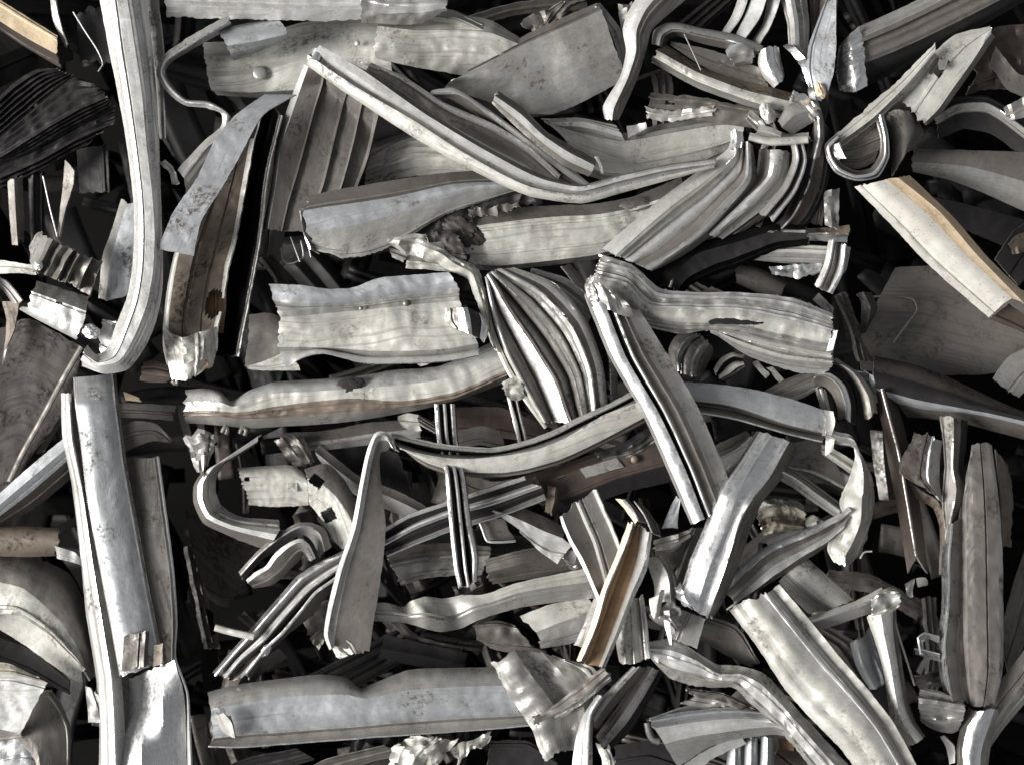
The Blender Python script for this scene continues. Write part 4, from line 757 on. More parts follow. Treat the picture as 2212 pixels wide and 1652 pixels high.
P('sheet_panel','broad cream panel with a folded upper flap and rolled lower lip at centre left','metal sheet','blue,grey,cream,grey,pale',50,
 '0:582,614 650,616 705,624 760,622 822,600 900,594 970,588|-6:592,650 660,654 740,656 800,650 860,640 920,634 992,626|-2:604,686 660,682 740,674 806,668 860,662 920,656 992,650|'
 '-4:600,750 660,750 720,752 800,758 880,758 960,754 1034,742|-16:604,760 660,756 698,755 791,770 880,770 960,766 1034,754|6:620,796 652,772 700,762 791,784 880,784 960,780 1033,768',
 parts='flap,flap,face,groove,lower_lip',am=7,cr=1.5,rag=(4,3),side=(1,1),prof={0:5.0,2:8.0,4:4.0},
 extra=[sub_ball('rivet_hole','taupe',877-0,655,50,7,4),sub_ball('rivet_hole','taupe',780,716-50,52,5,3)])
P('metal_sheet','shadowed grey sheet end left of the broad cream panel','metal sheet','taupe',10,'0:540,680 580,676 620,690|14:536,740 580,730 620,740|-6:530,792 580,786 640,790',am=8,prof={0:8.0})  # taupe sheet stands for the shaded left side of the panel
P('metal_scrap','pointed cream tip at the lower left of the broad panel','scrap','cream',30,'0:532,792 570,780 625,756|6:540,796 600,800 650,800',am=4,rag=(1,2))
P('torn_curl','curled shiny tear at the right end of the broad cream panel','curl','taupe,shiny,dark,shiny',80,'-10:962,668 960,690 975,706|6:985,664 990,690 1000,716|14:1010,664 1016,690 1020,724|-6:1034,676 1040,696 1036,730|-20:1056,700 1056,716 1046,740',parts='shadow_side,curl,hollow,curl',am=3,cr=4,prof={1:8.0,3:7.0})
P('long_strip','long stained strip bowing across the centre left with a bright bulged end','metal strip','pale,cream,rust,grey',20,
 '-30:400,842,-40 440,838,-20 478,848 499,866,-10 540,842 589,826 667,820 760,814 853,799 946,792 1060,740|6:400,868,-40 440,866,-20 480,870 505,878 545,862 590,850 667,846 760,840 858,832 960,818 1080,768|'
 '0:400,888,-40 440,886,-20 480,888 510,890 548,886 590,878 667,868 760,860 868,866 977,848 1096,800|-8:400,898,-40 440,898,-20 480,900 512,904 550,904 600,902 680,896 765,890 870,880 980,862 1096,812|-40:400,914,-40 440,915,-20 480,919 514,922 552,924 620,920 690,916 770,908 915,883 1000,860 1090,828',
 parts='upper_face,face,stained_flange,lower_edge',am=5,cr=2,prof={0:6.0,2:('r',2,3)},rag=(6,3),side=(2,0))
B('stain_patch','black flaking patch on the long stained strip','crust','dark',758,830,24,26,15,3,-6,.4,1.2)
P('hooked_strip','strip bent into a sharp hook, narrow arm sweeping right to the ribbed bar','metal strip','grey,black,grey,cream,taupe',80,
 '-6:845,934 900,946 946,957 1070,966 1150,946 1194,929 1240,905 1318,870 1370,842|-2:848,942 900,956 946,966 1070,974 1150,956 1198,938 1250,912 1322,878 1376,850|-26:852,950 900,968 950,978 1070,982 1150,964 1204,944 1256,920 1328,886 1380,858|'
 '8:864,966 904,978 960,988 1024,990 1101,982 1160,970 1220,946 1303,896 1384,866|4:878,976 925,1000 970,1014 1030,1020 1090,1020 1140,1012 1210,992 1300,950 1394,900|-30:882,980 920,1008 965,1024 1024,1032 1090,1030 1140,1022 1210,1002 1300,962 1396,912',
 parts='upper_rib,groove,rib,face,underside',am=2,prof={3:4.0,2:2.0},rag=(2,1),  # groove blackened and lower face lightened in place of shade and light
 extra=[sub_sheet('hook_leg','pale,pale,taupe',84,'-30:858,972 846,944 828,930 812,932 797,960 789,985 774,1062 758,1140 727,1233 706,1320 700,1372 712,1402|10:852,968 840,946 828,938 814,942 803,966 796,990 782,1062 768,1140 738,1233 716,1320 708,1372 716,1398|'
   '0:846,966 838,952 828,950 818,952 810,972 804,996 792,1064 778,1145 750,1238 732,1320 724,1370 722,1394|-8:860,976 846,962 838,972 824,976 820,1000 822,1030 826,1070 833,1134 828,1206 816,1290 806,1350 798,1408',
   am=2,prof={1:[(0,0),(.5,-4),(1,0)]},rag=(2,4)),
   sub_sheet('leg_tip','cream',70,'0:712,1390 724,1412 740,1420|6:730,1376 750,1392 764,1410|0:770,1384 790,1390 785,1410',cr=5,am=3),
   sub_ball('crushed_drop','cream',736,1412,68,10,6,.3)])
# ================================================================ LOWER LEFT CENTRE
P('bent_strip','bright curved strip bending like a U at the left of the lower centre','metal strip','grey,pale,taupe',10,
 '-20:566,940 510,985 484,1003 468,1030 466,1060 476,1088 510,1112 604,1122|6:560,944 500,984 468,1008 446,1040 442,1075 456,1106 500,1128 604,1142|10:556,950 490,990 450,1012 428,1045 428,1080 446,1118 492,1140 590,1166|-20:552,956 484,998 440,1016 418,1048 418,1086 438,1128 484,1152 580,1190',
 parts='inner_edge,bright_face,outer_edge',am=3,prof={1:7.0})
P('metal_scrap','crumpled sooty bluish scrap above the U-bent strip','scrap','grey',0,'0:394,944 410,970 424,1020|14:430,930 440,960 440,1024|0:478,940 462,970 448,1016',cr=12,am=7,rag=(6,5),side=(4,4))
T('tube_end','small ring-like tube end under the long stained strip','tube','grey',-20,'480,934 486,922 492,926 488,938',5)
T('tube_end','second ring-like tube end right of the first under the stained strip','tube','taupe',-20,'518,936 524,922 532,928 528,940',5)
P('slotted_plate','cream plate with a round hole and an embossed square at the lower left of centre','plate','cream',-20,
 '-10:515,1010 574,1006 636,1006 658,1022|8:520,1036 580,1036 640,1038 664,1046|-6:540,1090 590,1094 640,1092 666,1090',am=4,rag=(6,1),holes=[(534,1034,6,-6,0)],prof={0:6.0},step=3,
 extra=[sub_sheet('embossed_square','cream',-12,'0:622,1042 642,1042|0:622,1062 642,1062',am=0,rag=(0,0),sharp=True)])
P('slotted_plate','pale bracket plate pierced by two square holes behind the hook leg','plate','taupe,cream,cream',-6,
 '-16:658,1012 704,1000 740,1030 775,1090 800,1150|4:664,1032 690,1040 724,1070 752,1110 778,1170|-4:667,1087 682,1104 700,1130 716,1160 740,1186',am=4,rag=(2,4),
 holes=[(684,1038,15,12,35),(710,1112,14,14,-25)],step=2.5,cr=0,prof={0:4.0})
P('metal_strip','narrow strip with a bright upper line running right behind the hook leg','metal strip','taupe,grey',-50,'0:690,960 780,1030 860,1060 940,1104|10:680,975 770,1044 850,1076 935,1118|-20:700,1010 770,1070 850,1106 930,1140',am=3)
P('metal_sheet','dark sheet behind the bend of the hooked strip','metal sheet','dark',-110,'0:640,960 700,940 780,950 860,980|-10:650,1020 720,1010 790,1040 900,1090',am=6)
P('metal_sheet','large dark brown sheet in the hollow under the U-bent strip','metal sheet','mottle',-120,'0:396,1085 470,1130 560,1170|10:410,1160 470,1190 545,1220|0:430,1240 480,1262 520,1270|-20:450,1290 470,1306 490,1310',am=8,rag=(5,4))
P('metal_strip','grey wide strip running right from the U-bent strip to the bracket plate','metal strip','taupe',-20,'10:500,1130 560,1140 640,1148|-10:510,1165 560,1180 620,1196',am=4)
P('hoop_strip','thin-walled hoop of metal open toward the lower left','metal hoop','taupe,grey,dark',10,
 '0:514,1236 560,1186 605,1150 645,1128 672,1128 700,1140 716,1180|6:520,1242 564,1194 610,1158 648,1138 668,1138 690,1150 702,1190|-30:526,1250 570,1206 616,1176 646,1156 660,1156 676,1170 690,1204',parts='rim,inner_side,hollow',am=2)
P('hoop_strip','inner pale-rimmed flap nested inside the thin-walled hoop','metal hoop','pale,taupe',20,
 '6:532,1252 552,1234 574,1222 592,1196 622,1172 650,1162 668,1176 682,1204|10:536,1258 556,1242 580,1228 598,1204 626,1180 648,1170 662,1182 676,1206|-30:548,1270 590,1262 620,1236 650,1206 656,1196 660,1200 664,1206 668,1212'.replace('|10:','|10:'),parts='rim,flap',am=2)
P('multi_strip','long bundle strip of parallel bright lines sweeping down left from the hook leg','metal strip','shiny,grey,pale,dark,pale,taupe',30,
 '-20:752,1184 700,1208 645,1240 600,1290 543,1356 500,1405 462,1448|8:754,1192 704,1218 652,1250 606,1300 550,1364 506,1412 468,1456|-16:754,1204 710,1228 660,1262 614,1312 560,1374 512,1420 480,1458|4:752,1214 716,1238 668,1272 622,1322 570,1382 520,1424 490,1460|'
 '-24:750,1220 722,1242 678,1286 632,1332 582,1390 540,1430 500,1470|6:748,1230 722,1250 682,1278 650,1318 610,1366 574,1400 530,1456|-30:748,1250 730,1262 700,1296 664,1336 620,1372 580,1412 540,1466',
 parts='bright_rib,groove,rib,gap,rib,underside',am=2,prof={0:4.0},rag=(2,6))
B('bead_knot','small bright twisted knot on the end of the parallel-line strip','knot','shiny',574,1404,28,8,15,6,30,.3)
P('metal_scrap','small dull reddish triangular scrap at the tip of the parallel-line strip','scrap','rust',10,'0:500,1432 530,1422 562,1406|0:504,1466 520,1456 560,1418',am=4,rag=(5,2))
T('metal_rod','short pale rod crossing the parallel-line strip at its left','rod','cream',48,'464,1354 500,1364 548,1374',[8]*0 or 8)
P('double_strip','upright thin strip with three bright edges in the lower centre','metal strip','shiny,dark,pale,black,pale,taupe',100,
 '-6:938,872,-60 944,950,-60 961,1022 971,1134 982,1230 990,1266|4:944,872,-60 950,950,-60 967,1022 977,1134 988,1230 996,1266|-16:954,872,-60 960,950,-60 978,1025 990,1134 1000,1230 1006,1266|'
 '4:960,872,-60 966,950,-60 984,1025 996,1134 1006,1230 1012,1266|-20:970,872,-60 976,950,-60 992,1028 1004,1134 1016,1210 1018,1256|4:978,872,-60 984,950,-60 1000,1030 1014,1134 1028,1210 1026,1252|-30:984,872,-60 990,950,-60 1006,1030 1020,1134 1034,1210 1030,1250',
 parts='edge,groove,edge,groove,edge,side',am=1,rag=(0,5))
P('metal_scrap','twisted dark scrap at the foot of the three-edged strip','scrap','dark',30,'0:976,1268 1000,1262 1034,1240|6:984,1286 1010,1282 1040,1262',cr=10,am=5,rag=(6,6))
P('crossing_strip','three-lined strip sweeping up right behind the three-edged strip','metal strip','pale,dark,pale,dark,grey',60,
 '4:822,1146 880,1112 961,1084 1040,1058 1132,1028|-2:824,1154 882,1120 964,1092 1044,1066 1136,1036|-16:826,1168 890,1132 966,1102 1050,1078 1150,1044|4:828,1176 892,1142 970,1112 1056,1090 1170,1050|-16:832,1190 896,1166 976,1134 1060,1112 1176,1066|-6:834,1200 900,1172 980,1142 1064,1118 1180,1076',
 parts='edge,groove,edge,groove,edge',am=2)
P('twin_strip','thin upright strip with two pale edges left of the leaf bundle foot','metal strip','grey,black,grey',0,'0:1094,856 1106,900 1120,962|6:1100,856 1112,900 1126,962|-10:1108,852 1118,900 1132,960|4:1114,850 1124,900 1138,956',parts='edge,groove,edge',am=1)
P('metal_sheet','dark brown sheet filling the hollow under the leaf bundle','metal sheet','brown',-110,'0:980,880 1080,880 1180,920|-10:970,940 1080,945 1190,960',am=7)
P('metal_sheet','grey sheet corner behind the arm of the hooked strip','metal sheet','taupe',-50,'0:990,930 1040,920 1080,930|4:990,970 1040,960 1096,975',am=5)
P('metal_scrap','small spotted pale scrap under the long stained strip','scrap','cream',-30,'0:858,900 880,892 904,896|0:868,918 886,930 908,930',am=4,cr=3,rag=(4,4))
P('metal_strip','faint striped strips behind the three-edged strip near the top','metal strip','grey',-60,'0:900,892 950,920 1000,932|0:896,910 940,936 1000,948',am=3,prof={0:('r',3,5)})
P('metal_sheet','grey shadowed sheet below the arm of the hooked strip','metal sheet','taupe',-70,'0:1010,1020 1060,1040 1130,1030|0:1000,1060 1060,1080 1110,1060',am=8)
P('metal_plate','layered plates with ragged left ends right of the hook leg','plate','taupe,grey',-10,'-10:830,1190 900,1176 980,1172 1060,1180|6:845,1222 910,1208 980,1202 1060,1200|-4:850,1226 910,1214 980,1208 1050,1214|8:864,1264 910,1250 966,1242 1040,1240',parts='upper_plate,lower_plate,lower_plate',am=5,cr=3,rag=(5,3))
P('metal_sheet','brownish sheet lying behind the foot of the three-edged strip','metal sheet','taupe',0,'0:1046,1208 1130,1186 1250,1166|8:1052,1236 1140,1214 1250,1200|-14:1060,1262 1140,1250 1260,1236',am=6,rag=(5,3))
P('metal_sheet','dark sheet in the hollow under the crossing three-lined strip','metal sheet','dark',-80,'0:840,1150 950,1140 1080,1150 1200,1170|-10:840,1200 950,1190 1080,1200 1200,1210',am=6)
P('wavy_ribbon','wavy grey ribbon of metal running right from the hook leg','metal ribbon','cream,grey,grey',30,
 '-6:800,1300 840,1302 868,1310,-10 890,1296,10 920,1288,10 960,1292,-10 1000,1284,-10 1040,1284 1117,1258 1200,1240 1290,1222|8:800,1320 850,1324 880,1326 920,1322,20 960,1330,0 985,1326,-16 1020,1310 1060,1300 1120,1280 1200,1266 1290,1254|-10:800,1340 850,1342 884,1346 920,1358,10 955,1364 995,1357,-20 1030,1340 1070,1326 1130,1310 1200,1300 1290,1290',
 am=3,parts='upper_half,lower_half',rag=(2,2))
P('metal_sheet','pale lower layer under the right half of the wavy ribbon','metal sheet','cream,grey',0,'0:1120,1330 1190,1304 1270,1290|4:1160,1364 1220,1340 1290,1316|-6:1170,1400 1230,1390 1300,1370',am=6,rag=(4,2),parts='upper_face,lower_face')
P('metal_sheet','folded dark sheet ends below the middle of the wavy ribbon','metal sheet','taupe',-30,'0:1024,1345 1080,1340 1110,1350|10:1030,1380 1090,1388 1150,1396|-10:1060,1400 1110,1410 1180,1408',am=8,cr=4,rag=(5,5))
for i,(y,lb) in enumerate(((1400,'upper'),(1440,'lower'))):
    P('metal_strip','%s of two dark slanting strips in the gap above the long bottom channel'%lb,'metal strip','dark',-150,'0:640,%d 760,%d 900,%d|0:660,%d 780,%d 940,%d'%(y+70,y+10,y-70,y+100,y+40,y-50),am=6,prof={0:('r',2,8)})
# ================================================================ LOWER CENTRE
P('clip_channel','dark rusty channel carrying a sticker and two cut clips behind the hooked strip','channel','brown,brown,dark',10,
 '-20:1120,1030 1200,1008 1290,975 1420,938|6:1130,1050 1210,1028 1300,995 1430,958|0:1170,1092 1240,1070 1330,1034 1440,1004|-30:1182,1114 1250,1100 1340,1066 1450,1040',parts='upper_lip,web,web',am=3,holes=[(1213,1031,5,-5,0)],
 extra=[sub_sheet('sticker','grey',18,'0:1252,1012 1332,988|0:1266,1032 1348,1008',am=1,rag=(0,0),th=2),
  sub_ball('rivet','rust',1371,991,22,9,6),
  sub_sheet('clip','rust',26,'10:1142,1038 1152,1056 1150,1082|10:1158,1030 1168,1052 1164,1084|-10:1164,1036 1172,1056 1170,1084',am=2,sharp=True),
  sub_sheet('clip','rust',26,'10:1184,1046 1180,1080 1178,1106|10:1200,1050 1198,1080 1190,1108|-10:1206,1056 1204,1082 1194,1112',am=2,sharp=True)])
P('metal_strip','dark folded strip tail between the hooked strip and the ribbed bar','metal strip','dark,taupe',20,'0:1280,980 1340,960 1410,915|6:1300,990 1360,975 1420,935|-20:1320,1010 1370,1000 1430,970',am=4,cr=4)
P('folded_sheet','triangular folded pale sheet pointing down near the lower centre','metal sheet','taupe,pale',40,'-16:1050,1096 1100,1096 1170,1120 1218,1156|8:1056,1100 1110,1118 1170,1144 1214,1164|-6:1090,1130 1120,1160 1160,1190 1198,1216' if False else '-16:1052,1092 1110,1090 1170,1112 1222,1140|10:1056,1098 1110,1116 1166,1142 1216,1162|0:1120,1142 1150,1160 1190,1176 1236,1178|-10:1130,1152 1160,1185 1190,1208 1202,1216',parts='upper_fold,lower_face,lower_face',am=4,cr=2,rag=(2,3))
T('bent_wire','thin L-shaped bright rim left of the triangular folded sheet','rim','pale',30,'1030,1112 1042,1142 1053,1168 1080,1170 1114,1168',3)
P('metal_sheet','dark plate inside the L-shaped bright rim','metal sheet','taupe',20,'0:1032,1110 1080,1106|-4:1054,1166 1112,1166',am=4)
P('metal_scrap','small greenish folded tab beside the tip of the triangular sheet','scrap','grey',30,'0:1212,1190 1246,1186|6:1218,1206 1240,1220|0:1238,1232 1250,1224' ,am=3,cr=4) 
P('folded_plate','upright folded plate with bright broken edges left of the amber channel','plate','pale,taupe,pale,grey,pale',90,
 '0:1208,1114 1216,1140 1230,1170 1252,1212 1270,1250 1292,1302|6:1214,1112 1222,1136 1237,1168 1260,1208 1278,1250 1300,1300|-8:1244,1086 1262,1130 1280,1170 1292,1210 1300,1240 1306,1264|4:1250,1084 1268,1128 1286,1168 1297,1206 1306,1240 1312,1262|-6:1280,1060 1298,1100 1316,1140 1332,1180 1340,1200 1344,1216|4:1286,1056 1304,1098 1322,1138 1338,1176 1346,1198 1350,1212',
 parts='bright_edge,left_face,fold_line,right_face,bright_edge',am=2,rag=(5,0))
P('amber_channel','orange brown open channel with pale flanges standing at the lower centre','channel','tan,amber,amber,pale,pale',130,
 '0:1356,1130 1330,1200 1300,1272 1276,1350 1246,1424|10:1366,1130 1340,1200 1309,1272 1286,1350 1254,1428|-24:1374,1134 1352,1200 1326,1276 1300,1350 1270,1434|-22:1384,1136 1376,1206 1352,1280 1326,1350 1294,1438|'
 '8:1402,1150 1390,1220 1362,1286 1334,1360 1300,1440|0:1409,1152 1398,1226 1370,1290 1342,1360 1308,1440',parts='left_flange,floor,floor,right_flange,right_flange',am=3,rag=(6,3))
P('bent_tip','small orange curved tip above the amber channel','metal tip','tan,taupe',80,'0:1330,1078 1350,1100 1372,1130|10:1346,1078 1364,1098 1378,1124|-20:1356,1076 1380,1104 1400,1130',am=3,rag=(3,3),parts='face,shadow_side')
P('metal_strip','dark narrow strip leading up from the amber channel to the rusty channel','metal strip','taupe',50,'0:1370,1080 1392,1110 1410,1150|-20:1390,1090 1420,1130 1430,1160',am=3)
P('metal_sheet','cream leaf of sheet standing right of the amber channel','metal sheet','grey,cream,cream,pale',80,
 '-10:1330,1300 1330,1350 1332,1400 1338,1430|8:1350,1300 1352,1350 1350,1400 1352,1434|-4:1372,1290 1376,1350 1384,1400 1384,1430|-16:1380,1290 1386,1350 1390,1400 1392,1424|8:1386,1284 1396,1350 1400,1400 1404,1420',parts='face,face,groove,right_edge',am=4,rag=(3,3))
P('metal_strip','grey strip behind the left foot of the amber channel','metal strip','grey',40,'0:1282,1290 1260,1350 1240,1392|8:1310,1296 1290,1350 1270,1400',am=4)
P('metal_scrap','curled cream peel in the tangle left of the shiny strip','peel','cream',110,'6:1402,1294 1406,1320 1412,1336|10:1424,1282 1420,1310 1416,1334|0:1436,1270 1432,1296 1424,1330',cr=4,am=4,rag=(5,5))
P('metal_scrap','crumpled grey tangle below the curled cream peel','scrap','grey',90,'0:1404,1330 1430,1350 1450,1372|12:1420,1320 1444,1330 1466,1360|0:1450,1300 1468,1320 1472,1350',cr=16,am=8,rag=(7,7),side=(5,5))
P('metal_scrap','pointed pale splinter hanging down in the grey tangle','splinter','pale',106,'0:1432,1318 1436,1350 1446,1392|6:1446,1318 1448,1350 1450,1392',am=3,rag=(2,0))
P('metal_strip','curved grey leaf strip above the tangle left of the shiny strip','metal strip','grey',90,'-6:1392,1206 1410,1250 1416,1300|10:1420,1200 1442,1240 1450,1300|-10:1430,1196 1460,1240 1468,1290',am=4,cr=2,rag=(3,5))
P('metal_scrap','small bluish plates in the gap between ribbed bar and shiny strip','scrap','blue',20,'0:1430,1140 1450,1090 1462,1070|8:1464,1140 1466,1100 1470,1080',am=3,cr=2)
P('metal_sheet','grey torn plate under the foot of the big ribbed bar','metal sheet','grey,taupe',40,'0:1412,1166 1450,1156 1494,1142|8:1414,1190 1450,1184 1490,1160|-6:1430,1240 1460,1226 1480,1180',am=5,cr=4,rag=(4,4))
P('metal_strip','taupe panel wedge between the torn plate and the shiny strip','metal strip','taupe',30,'0:1490,1140 1470,1200 1450,1260|8:1520,1140 1496,1200 1472,1268',am=4,prof={0:('r',1,8)})
P('metal_sheet','cream curved sheet tucked above the long bright strip at lower right','metal sheet','cream,grey',20,'0:1740,1200 1790,1246 1846,1296|14:1700,1236 1750,1280 1800,1314|-10:1684,1258 1710,1290 1746,1324',am=4,prof={0:10.0},parts='face,face')
P('broad_strip','broad bright cream strip running down to the bottom right','metal strip','cream,cream,pale,grey,cream',90,
 '-16:1576,1318 1640,1402 1690,1480 1746,1546 1810,1610 1870,1690|4:1600,1300 1662,1384 1712,1452 1780,1530 1850,1600 1910,1690|10:1640,1288 1704,1370 1760,1440 1826,1510 1880,1570 1950,1690|'
 '6:1660,1278 1724,1356 1784,1430 1846,1500 1900,1570 1970,1690|-8:1668,1272 1732,1350 1794,1424 1856,1494 1910,1566 1980,1690|-2:1684,1262 1750,1340 1812,1416 1876,1490 1930,1560 2000,1690',
 parts='face,face,face,groove,right_flange',am=8,cr=1.5,prof={0:8.0,1:6.0},rag=(5,0),side=(2,0))
P('crumpled_strip','pale crumpled strip bending left of the broad bright strip','metal strip','cream,pale,grey',60,
 '-10:1400,1386 1452,1379 1500,1404 1551,1436 1605,1438 1640,1448 1672,1472 1746,1558 1850,1670|8:1402,1400 1452,1404 1504,1426 1552,1454 1602,1456 1640,1474 1676,1508 1730,1570 1820,1670|0:1404,1416 1450,1440 1510,1456 1552,1468 1595,1474 1630,1506 1684,1556 1726,1604 1780,1670|-24:1406,1424 1446,1462 1500,1482 1545,1484 1588,1486 1622,1520 1680,1574 1716,1612 1760,1670',
 parts='upper_face,lower_face,lower_edge',am=7,cr=4,rag=(4,0),side=(2,4))
P('metal_sheet','dark grey sheet in the triangle between the two long pale strips','metal sheet','taupe',10,'0:1530,1330 1590,1350 1640,1430|-10:1510,1380 1560,1410 1620,1440',am=6)
P('metal_strip','crumpled brownish fold under the pale crumpled strip','metal strip','taupe,grey',20,'0:1480,1486 1560,1496 1640,1530|6:1500,1504 1570,1518 1660,1560|-10:1470,1520 1560,1536 1650,1560',cr=6,am=5,side=(3,3))
P('torn_sheet','bluish torn sheet with a curled left end at the bottom right of centre','metal sheet','blue,pale,grey',40,
 '-16:1404,1550 1480,1536 1560,1528 1650,1534 1740,1570|8:1412,1572 1490,1560 1570,1552 1660,1556 1750,1590|10:1436,1606 1500,1590 1570,1580 1670,1570 1760,1600|-16:1466,1655 1520,1618 1570,1600 1680,1586 1760,1612',parts='upper_face,face,lower_face',am=6,rag=(5,2),side=(2,2),prof={1:5.0},
 extra=[sub_tube('curled_end','grey','1398,1560,6 1402,1580,4 1410,1596,0 1424,1600,-4',8)])
P('metal_strip','thin strip edge above the curled end of the bluish torn sheet','metal strip','grey',10,'0:1400,1540 1300,1560 1370,1548' if False else '0:1396,1556 1470,1530 1590,1512|-10:1404,1566 1470,1542 1590,1524',am=3)
P('metal_strip','pale torn flap under the bluish torn sheet','metal strip','pale',20,'0:1478,1650 1540,1612 1600,1590|-10:1500,1665 1550,1632 1610,1606',am=4,rag=(4,4),side=(3,3))
for i,(x,lb) in enumerate(((1590,'left'),(1625,'middle'),(1660,'right'))):
    P('ridge_strip','%s of three glossy ridges at the bottom edge below the bluish torn sheet'%lb,'metal strip','blue',-10,'-14:%d,1592 %d,1690|10:%d,1592 %d,1690|-14:%d,1592 %d,1690'%(x-16,x-24,x-2,x-4,x+12,x+14),am=2,prof={0:4.0,1:4.0})
P('metal_scrap','small orange rusty scrap at the bottom edge right of the glossy ridges','scrap','amber',-40,'0:1684,1594 1716,1600|0:1682,1616 1714,1622',am=3)
P('metal_sheet','dark brown sheet at the bottom edge beside the orange scrap','metal sheet','brown',-80,'0:1690,1610 1760,1640 1800,1690|0:1660,1640 1700,1690 1740,1700',am=6)
# AI crumpled sheet bottom
P('crumpled_sheet','crumpled grey sheet with a torn left edge at the bottom centre','metal sheet','grey,grey,cream',50,
 '10:1062,1432 1090,1486 1120,1530 1142,1560 1160,1610 1178,1646|16:1110,1404 1150,1460 1180,1500 1200,1530 1204,1570 1212,1620|0:1170,1408 1220,1460 1250,1500 1262,1530 1256,1570 1240,1616|-20:1200,1420 1280,1440 1300,1470 1290,1510 1276,1560 1250,1622',
 am=9,cr=4,rag=(5,5),side=(4,0),parts='left_face,middle_face,right_face',prof={0:8.0,1:-8.0})
P('metal_strip','darker fold crossing the crumpled grey sheet','metal strip','taupe,grey',76,'-6:1300,1440 1250,1480 1200,1520 1150,1546|8:1316,1452 1262,1500 1206,1536 1152,1560|-10:1320,1470 1270,1510 1212,1550 1160,1572',am=4,cr=3,rag=(4,6),side=(2,2))
P('bent_strip','white bent strip standing at the right edge of the crumpled grey sheet','metal strip','pale,grey',84,'-20:1290,1500 1262,1540 1246,1584 1236,1650 1232,1690|10:1300,1502 1276,1540 1272,1584 1270,1650 1268,1690|-24:1306,1506 1284,1544 1280,1584 1280,1650 1280,1690',parts='face,side',am=3)
P('diagonal_strip','upper of two parallel grey strips slanting down below the amber channel','metal strip','grey,taupe',50,'0:1366,1438 1330,1474 1300,1506 1274,1540|10:1382,1440 1344,1482 1312,1520 1284,1562|-20:1396,1440 1362,1488 1330,1524 1290,1574',am=3,prof={0:5.0},parts='face,side')
P('diagonal_strip','lower wider dark strip of the parallel pair slanting to the bottom edge','metal strip','taupe,grey,dark',30,'-10:1398,1438 1360,1490 1320,1544 1286,1590|8:1412,1442 1376,1496 1334,1556 1296,1604|0:1424,1446 1392,1502 1350,1566 1304,1616|-30:1434,1450 1406,1506 1366,1574 1312,1626',am=3,parts='face,ridge,side')
P('metal_scrap','cream folded scrap at the bottom edge right of the white bent strip','scrap','cream',10,'0:1288,1606 1300,1640 1306,1680|10:1310,1600 1326,1640 1330,1680',cr=8,am=5,rag=(5,0))
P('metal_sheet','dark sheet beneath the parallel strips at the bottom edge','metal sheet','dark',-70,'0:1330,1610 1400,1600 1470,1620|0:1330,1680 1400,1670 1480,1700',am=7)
# AJ channel
P('long_channel','long dull channel lying along the bottom left of centre with a dented upper edge','channel','grey,blue,taupe,pale',40,
 '-40:449,1494 512,1478 600,1466 698,1456 750,1464 780,1486,10 800,1478 878,1447 960,1442 1064,1440 1130,1438|-4:455,1530 512,1520 600,1506 698,1500 750,1500 790,1508 820,1502 880,1490 960,1484 1064,1480 1130,1480|'
 '6:460,1594 530,1586 600,1582 700,1574 760,1570 800,1566 840,1562 900,1558 980,1552 1064,1548 1138,1544|-22:458,1600 530,1592 600,1588 700,1580 760,1576 800,1572 840,1568 900,1564 980,1558 1064,1554 1140,1550|2:452,1610 512,1612 600,1606 700,1598 760,1594 800,1590 840,1588 900,1584 980,1578 1064,1572 1148,1564',
 parts='upper_flange,web,groove,lower_flange',am=5,prof={0:5.0,1:-7.0},rag=(4,2),side=(1,1),
 extra=[sub_sheet('peeled_tab','grey',58,'0:464,1546 480,1580 506,1594|8:484,1540 500,1560 508,1592|0:500,1546 506,1570 509,1590',am=3)])
P('metal_sheet','grey strip running right between the amber channel foot and the long channel','metal strip','dark',-60,'0:1180,1440 1260,1430 1340,1440|0:1180,1480 1260,1470 1340,1480',am=5)
P('metal_strip','first dark ribbed strip under the long bottom channel, nearest the left','metal strip','dark',-60,'0:430,1690 520,1640 640,1616|0:470,1720 560,1676 680,1640',am=4,prof={0:('r',2,6)})
P('metal_strip','second taupe strip under the long bottom channel, sweeping up right','metal strip','taupe',-50,'0:600,1690 700,1640 830,1608|0:640,1710 730,1666 860,1630',am=4,prof={0:('r',2,8)})
P('metal_strip','third strip under the long bottom channel, darker and thinner','metal strip','dark',-70,'0:720,1700 800,1650 900,1610|0:760,1700 830,1670 930,1625',am=4)
P('metal_scrap','crumpled cream tangle at the bottom edge below the long channel','scrap','cream',-10,'0:836,1660 850,1610 890,1590|14:880,1660 900,1620 940,1590|0:940,1670 960,1630 985,1600',cr=10,am=7,rag=(6,6),side=(6,6))
P('metal_scrap','torn pale spikes right of the cream tangle at the bottom edge','scrap','cream',-10,'0:980,1610 1010,1600 1060,1582|8:990,1650 1010,1630 1060,1600',cr=12,am=7,rag=(8,6),side=(5,8))
P('metal_sheet','dim sheet at the bottom edge under the crumpled grey sheet','metal sheet','dark',-90,'0:1060,1600 1140,1600 1200,1640|0:1050,1660 1140,1670 1220,1690',am=7)
